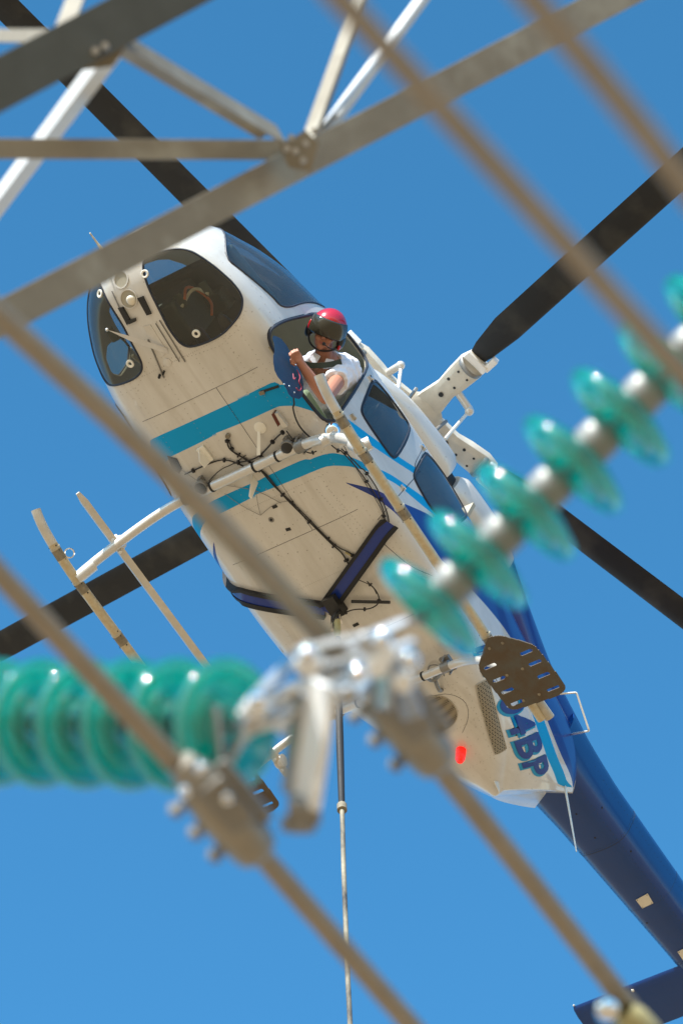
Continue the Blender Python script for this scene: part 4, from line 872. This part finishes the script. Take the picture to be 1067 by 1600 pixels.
for i in range(13):
    th = PI * (.33 + .26 * i / 12)
    for k in range(25):
        ph = PI * (.06 + .88 * k / 24); vs.append(HH + (Rr * math.sin(th) * math.cos(ph) * .142 + F_ * math.sin(th) * math.sin(ph) * .162 + U_ * math.cos(th) * .158))
hm.add(vs, [(i * 25 + k, i * 25 + k + 1, (i + 1) * 25 + k + 1, (i + 1) * 25 + k) for i in range(12) for k in range(24)])
vo = hm.build('visor', 'visor', ho); q = vo.modifiers.new('t', 'SOLIDIFY'); q.thickness = .004
m = MB(); m.ball(hd(.118, -.015, .0), .050, sc=(.6, 1.1, 1), ax=(Rr, U_, F_)); m.ball(hd(-.118, -.01, .0), .050, sc=(.6, 1.1, 1), ax=(Rr, U_, F_)); m.build('ear_cups', 'helmet_black', ho)
m = MB(); m.ball(hd(.122, -.05, .03), .022, sc=(.6, 1.1, 1), ax=(Rr, U_, F_)); m.ball(hd(-.126, .03, .035), .024, sc=(.5, 1.6, .8), ax=(Rr, U_, F_)); m.build('red_side_tabs', 'helmet_red', ho)
m = MB(); m.tube(smooth_path([hd(.112, -.03, .02), hd(.095, -.085, .05), hd(.0, -.122, .075), hd(-.09, -.09, .055), hd(-.112, -.02, .025)], 3), .007, 8); m.build('chin_strap', 'helmet_black', ho)
m = MB(); m.tube(smooth_path([hd(.11, -.06, .03), hd(.075, -.075, .10), hd(.03, -.058, .122)], 2), .004, 6); m.ball(hd(.022, -.055, .118), .013); m.build('microphone', 'helmet_black', ho)
# harness strap over the shirt
m = MB()
pth = smooth_path([neck + Rr * -.17 - U_ * .06 + F_ * .12, neck - Rr * .06 - U_ * .05 + F_ * .16, neck + Rr * .06 - U_ * .0 + F_ * .15, neck + Rr * .13 + U_ * .05 + F_ * .09], 3)
vs = []
for i, p in enumerate(pth):
    d = (pth[min(i + 1, len(pth) - 1)] - pth[max(i - 1, 0)]).normalized(); s_ = d.cross(F_).normalized(); vs += [p - s_ * .02, p + s_ * .02, p + s_ * .02 + F_ * .006, p - s_ * .02 + F_ * .006]
m.add(vs, [(i * 4 + k, i * 4 + (k + 1) % 4, i * 4 + 4 + (k + 1) % 4, i * 4 + 4 + k) for i in range(len(pth) - 1) for k in range(4)]); m.build('shoulder_strap', 'seat_dark', pl)

# ------------------------------------------------------------------ power line: V string frame
cwv = lambda x, y, z: (RT * x + DN * y + VW * z).normalized()
UU = cwv(.854, -.437, -.285); NN = cwv(.508, .722, .416); WW = Vector((0, 0, 1)); UU = (UU - WW * UU.dot(WW)).normalized(); NN = WW.cross(UU); 
if NN.dot(DN) < 0: NN = -NN
Y0 = W(500, 1050, 8.85)                        # centre between the two string ends
DL = cwv(-.70, .03, .71); DR = cwv(.70, -.69, .16)
def string(start, d, n, lab, cnt0=0):
    e = empty('insulator_string', start); tag(e, lab, 'insulator string', 'glass insulator strings of the V')
    for i in range(n):
        o = d * (.06 + .155 * i)
        m = MB(); pf = [(.040, .050), (.058, .053), (.074, .051), (.088, .046), (.101, .039), (.112, .031)] + [(.118 + .0245 * math.sin(t_), .004 + .0245 * math.cos(t_)) for t_ in [.25 + .28 * q_ for q_ in range(9)]] + [(.122, -.012), (.114, .002), (.108, .004), (.103, -.012), (.097, -.022), (.091, -.012), (.086, .006), (.079, .006), (.074, -.012), (.068, -.019), (.062, -.010), (.056, .010), (.046, .014), (.034, .014), (.022, .030)]
        m.lathe(o, d, [(a_ * 1.06, b_ * .85) for a_, b_ in pf], 56, closed=True); g_ = m.build('glass_disc', 'teal_glass', e); g_.data.set_sharp_from_angle(angle=math.radians(70))
        c = MB(); c.lathe(o, d, [(.010, .030), (.041, .034), (.050, .046), (.050, .098), (.047, .108), (.038, .118), (.012, .122)], 28); c.lathe(o, d, [(.010, .034), (.010, -.020), (.016, -.032), (.012, -.042), (.0, -.044)], 12); c.build('cap', 'cap_iron', g_)
    m = MB(); end = d * (.06 + .155 * (n - 1) + .10); m.tube([end, end + d * .5], .014); m.build('end_rod', 'galv', e); return e
sL = Y0 - UU * .19; sR = Y0 + UU * .19
string(W(384, 1134, 8.7), DL, 16, 'row of overlapping teal glass insulators running to the left edge')
string(W(640, 980, 8.95), DR, 14, 'row of spaced teal glass insulators climbing to the upper right')
# yoke
yk = empty('yoke_plate', Y0); tag(yk, 'bright galvanised yoke and links joining the two insulator strings', 'line hardware')
def L0(p): return p - Y0
Yc = W(500, 1085, 8.85)
m = MB(); A_, B_ = W(400, 1100, 8.75), W(610, 1005, 8.93); ncr = UU.cross(WW)
m.plate([L0(A_ + WW * .03), L0(B_ + WW * .03), L0(B_ - WW * .05), L0(Yc - WW * .07 + UU * .1), L0(Yc - WW * .07 - UU * .1), L0(A_ - WW * .05)], NN, .014)
m.build('plate', 'galv', yk, bevel=.004)
for q0, q1, r, mt in (((400, 1105), (480, 1028), .030, 'galv'), ((395, 1120), (470, 1085), .026, 'white_metal'), ((480, 1028), (560, 1010), .028, 'grey_metal'), ((470, 1085), (520, 1070), .026, 'white_metal'), ((560, 1020), (625, 990), .034, 'galv')):
    a_, b_ = L0(W(*q0, 8.6)), L0(W(*q1, 8.62)); ax_ = (b_ - a_).normalized(); sd_ = ax_.cross(NN).normalized(); nn_ = sd_.cross(ax_)
    for off_ in (-.026, .026): m = MB(); hw = r * .75; m.plate([a_ - ax_ * .02 - sd_ * hw * .6 + nn_ * off_, a_ - ax_ * .03 + nn_ * off_, a_ - ax_ * .02 + sd_ * hw * .6 + nn_ * off_, (a_ + b_) / 2 + sd_ * hw + nn_ * off_, b_ + ax_ * .02 + sd_ * hw * .6 + nn_ * off_, b_ + ax_ * .03 + nn_ * off_, b_ + ax_ * .02 - sd_ * hw * .6 + nn_ * off_, (a_ + b_) / 2 - sd_ * hw + nn_ * off_], nn_, .011); m.build('fork_plate', mt, yk, bevel=.002)
for q, r in (((400, 1105), .030), ((482, 1035), .034), ((575, 1005), .028), ((604, 1018), .026), ((588, 1040), .030), ((630, 1065), .026), ((395, 1130), .026), ((545, 1085), .024)):
    c = L0(W(*q, 8.52)); m = MB(); m.lathe(c - VW * .02, -VW, [(r, -.03), (r, .012), (r * .8, .02), (0, .022)], 6 if r < .035 else 18); m.build('bolt', 'galv' if q[0] % 2 else 'white_metal', yk, bevel=.003); m = MB(); m.ball(c - VW * .03, r * .30, n=8); m.build('split_pin', 'chrome', yk)
a_, b_ = W(505, 1065, 8.55), W(476, 1258, 8.60); ax3 = (b_ - a_).normalized(); fn = (SUN * .8 - VW * .5); fn = (fn - ax3 * fn.dot(ax3)).normalized()
m = MB(); m.box(L0((a_ + b_) / 2), ((b_ - a_).length, .10, .02), (ax3, ax3.cross(fn), fn)); m.build('hanging_bar', 'white_metal', yk, bevel=.005)
a2, b2 = W(470, 1085, 8.60), W(452, 1240, 8.64); ax3 = (b2 - a2).normalized(); m = MB(); m.box(L0((a2 + b2) / 2), ((b2 - a2).length, .045, .02), (ax3, ax3.cross(fn).normalized(), fn)); m.build('hanging_bar', 'galv', yk, bevel=.005)
m = MB(); c = L0(W(472, 1265, 8.6)); m.tube([c - RT * .03, c + RT * .04], .034, 12); m.tube([c, c + DN * .05], .03, 12); m.tube([c - RT * .045 + DN * .03, c + RT * .03 + DN * .03], .018, 8); m.build('end_bolt', 'grey_metal', yk)
# conductors with suspension clamps
def cond(name, pts, r, lab, grp=None, rod=None):
    P = [W(*q) for q in pts]; P = [P[0] + (P[0] - P[1]).normalized() * 12] + P + [P[-1] + (P[-1] - P[-2]).normalized() * 25]
    e0 = P[1]; m = MB()
    sp = smooth_path(P, 2); N = len(sp)
    # stranded surface: six lobes twisting along the cable
    rings = []; fine = []
    for i in range(N - 1):
        L = (sp[i + 1] - sp[i]).length; k = max(1, int(L / (.035 if abs((sp[i] - P[1]).dot(VW)) < 30 and L < 4 else .3))); fine += [sp[i].lerp(sp[i + 1], j / k) for j in range(k)]
    fine.append(sp[-1]); n = 24; pu = None; s_ = 0; vs = []
    for i, p in enumerate(fine):
        t = (fine[min(i + 1, len(fine) - 1)] - fine[max(i - 1, 0)]).normalized(); u = (pu - t * pu.dot(t)).normalized() if pu else frame_of(t)[1]; pu = u; v = t.cross(u)
        if i: s_ += (p - fine[i - 1]).length
        for q in range(n): a = 2 * PI * q / n; rr = r * (.90 + .13 * abs(math.sin(4.0 * a))); an = a + s_ * 7; vs.append(p - e0 + (u * math.cos(an) + v * math.sin(an)) * rr)
    m.add(vs, [(i * n + q, i * n + (q + 1) % n, (i + 1) * n + (q + 1) % n, (i + 1) * n + q) for i in range(len(fine) - 1) for q in range(n)] + [tuple(range(n)), tuple((len(fine) - 1) * n + q for q in range(n))])
    o = m.build(name, 'conductor', None); o.location = e0; tag(o, lab, 'cable', grp); return o
grp = 'conductor cables of the power line'
cond('conductor_cable', [(-20, 876, 8.25), (300, 1222, 8.65), (400, 1325, 8.8), (645, 1606, 9.2)], .0245, 'lower left cable held by the clamp under the end of the left insulator row', grp)
cond('conductor_cable', [(-15, 480, 8.1), (300, 770, 8.5), (570, 1065, 8.95), (690, 1200, 9.15), (995, 1590, 9.7)], .026, 'cable crossing in front of the helicopter belly to the yellow fitting', grp)
cond('conductor_cable', [(515, -20, 5.3), (800, 290, 5.45), (1085, 605, 5.65)], .0185, 'strongly blurred cable crossing the tower chord at the top centre', grp)
cond('conductor_cable', [(810, -25, 5.0), (950, 135, 5.1), (1090, 315, 5.2)], .0185, 'strongly blurred cable cutting the top right corner', grp)
for q in ((404, 1096), (480, 1024), (596, 1000), (640, 1030), (560, 1052)):
    c = L0(W(*q, 8.45)); m = MB(); m.ball(c, .022, n=10); m.tube([c, c + VW * .05], .012, 8); m.build('glint_ball', 'chrome', yk)  # chrome balls added over the yoke to give bright sun glints
def clamp(px0, px1, d0, lab):
    a, b = W(*px0, d0), W(*px1, d0 + .12); c = (a + b) / 2; t = (b - a).normalized(); L = (b - a).length; s_ = t.cross(VW).normalized(); z = t.cross(s_).normalized()
    e = empty('suspension_clamp', c); tag(e, lab, 'clamp', 'suspension clamps under the yoke')
    m = MB(); vs = []; sec = [(-.5, .030), (-.40, .038), (-.2, .052), (0, .058), (.2, .056), (.38, .052), (.46, .046), (.5, .030)]
    for k, r in sec:
        for q in range(16): an = 2 * PI * q / 16; vs.append(t * L * k + s_ * r * math.cos(an) * (1.05) + z * r * math.sin(an))
    m.add(vs, [(i * 16 + q, i * 16 + (q + 1) % 16, (i + 1) * 16 + (q + 1) % 16, (i + 1) * 16 + q) for i in range(len(sec) - 1) for q in range(16)] + [tuple(range(16)), tuple((len(sec) - 1) * 16 + q for q in range(16))]); m.build('clamp_body', 'clamp_iron', e, bevel=.003)
    if s_.dot(DN) < 0: s_ = -s_
    m = MB(); m.box(-s_ * .02 - VW * .052, (L * .45, .07, .03), (t, s_, VW)); m.box(-s_ * .065, (L * .62, .03, .09), (t, s_, VW)); m.build('keeper', 'grey_metal', e, bevel=.008)
    for k in (-.22, .02, .26): m = MB(); q = t * L * k + s_ * .055; m.tube([q, q + s_ * .034], .013, 6); m.tube([q + s_ * .015, q + s_ * .028], .020, 6); m.build('nut', 'grey_metal', e)
    for k, sg in ((-.36, -1), (-.30, 1), (-.05, -1)): m = MB(); q = t * L * k - VW * .07 + s_ * .03 * sg; m.ball(q, .015, n=8); m.build('bolt_head', 'chrome', e)
    return e
clamp((282, 1190), (408, 1338), 8.6, 'left clamp gripping the cable at the end of the overlapping insulators')
clamp((556, 1040), (690, 1200), 8.9, 'right clamp gripping the cable beside the round belly grille')
for q0, q1, nm in (((395, 1120), (345, 1200), 'a'), ((600, 1000), (600, 1090), 'b'), ((610, 1030), (640, 1105), 'c'), ((330, 1120), (340, 1215), 'd')):
    m = MB(); a_, b_ = W(*q0, 8.7), W(*q1, 8.7); a_, b_ = L0(a_), L0(b_); ax_ = (b_ - a_).normalized(); m = MB(); m.box((a_ + b_) / 2, ((b_ - a_).length + .05, .05, .016), (ax_, ax_.cross(NN).normalized(), ax_.cross(ax_.cross(NN)).normalized())); m.build('hanger_link', 'galv', yk, bevel=.004)
# yellow fitting bottom right
c = W(985, 1592, 9.6); e = empty('yellow_line_fitting', c); tag(e, 'yellow fitting with a shiny bolt at the bottom right corner', 'line hardware'); t = cwv(.55, .75, .3)
m = MB(); m.lathe(-t * .03, t, [(.026, 0), (.042, .03), (.048, .08), (.045, .17), (.026, .2)], 20); m.build('sleeve', 'yellow', e); m = MB(); m.lathe(-t * .03 - VW * .05 - RT * .045, -VW - DN * .4, [(.028, 0), (.028, .03), (.012, .04), (0, .04)], 14); m.build('bolt', 'chrome', e)

# ------------------------------------------------------------------ lattice tower crossarm
tw = empty('lattice_tower', W(470, 240, 13.5)); tag(tw, 'galvanised steel lattice crossarm of angle irons at the upper left', 'pylon'); T0 = Vector(tw.location)
def ang(q0, q1, wd, roll, w2=None, name='angle_brace', th=.009, e0=0, e1=0, mt='galv_tower'):
    a, b = W(*q0), W(*q1); t = (b - a).normalized(); a -= t * e0; b += t * e1; e1_ = t.cross(VW).normalized()
    if e1_.dot(DN) < 0: e1_ = -e1_
    e2 = VW - t * VW.dot(t); e2.normalize(); r = math.radians(roll); u1 = e1_ * math.cos(r) + e2 * math.sin(r); u2 = e2 * math.cos(r) - e1_ * math.sin(r); w2 = w2 or wd
    sec = [Vector((0, 0)), Vector((wd, 0)), Vector((wd, th)), Vector((th, th)), Vector((th, w2)), Vector((0, w2))]
    off = -(u1 * wd / 2)
    vs = [p - T0 + off + u1 * s_.x + u2 * s_.y for p in (a, b) for s_ in sec]
    m = MB(); m.add(vs, [(k, (k + 1) % 6, 6 + (k + 1) % 6, 6 + k) for k in range(6)] + [(5, 4, 3, 2, 1, 0), tuple(range(6, 12))]); return m.build(name, mt, tw, smooth=False, bevel=.0015)
ang((0, 498, 12.6), (965, -6, 14.4), .112, 4, name='main_chord', e0=3, e1=6)
ang((-20, 142, 11.6), (290, -22, 12.2), .150, 8, w2=.15, name='main_chord', e0=3, e1=5, mt='shaded_steel')
ang((-10, 232, 13.0), (455, 234, 13.4), .068, -4, name='strut', e0=2)
ang((162, 42, 12.0), (440, 210, 13.3), .075, -52, w2=.075)
ang((470, 245, 13.4), (562, -10, 14.0), .062, -48, e1=2)
ang((512, 190, 13.6), (662, -15, 14.6), .095, -70, w2=.05, e1=2, mt='sunlit_steel')
ang((-10, 312, 14.2), (152, 92, 12.6), .080, -45, e0=1, mt='sunlit_steel')
ang((92, 62, 12.0), (122, -15, 12.4), .07, -30, e1=1.5)
ang((-10, 55, 13.0), (90, 56, 12.3), .045, 0, e0=2)
m = MB(); c = W(470, 238, 13.3) - T0; m.plate([c + RT * a + DN * b for a, b in ((-.07, -.02), (.015, -.075), (.06, -.03), (.035, .065), (-.04, .05))], VW, .012); m.build('gusset_plate', 'galv_tower', tw, smooth=False)
m = MB(); c = W(150, 78, 12.05) - T0; m.plate([c + RT * a + DN * b for a, b in ((-.08, .02), (.02, -.06), (.10, -.02), (.05, .05), (-.04, .06))], VW, .012); m.build('gusset_plate', 'galv_tower', tw, smooth=False)
for i, q in enumerate(((462, 236), (478, 224), (474, 250), (448, 232), (150, 80), (165, 72), (140, 92), (492, 205), (455, 215))):
    m = MB(); c = W(*q, 13.25 if q[0] > 300 else 11.9) - T0; m.lathe(c, -VW, [(.012, -.02), (.012, .012), (0, .013)], 6); m.build('bolt', 'galv', tw)
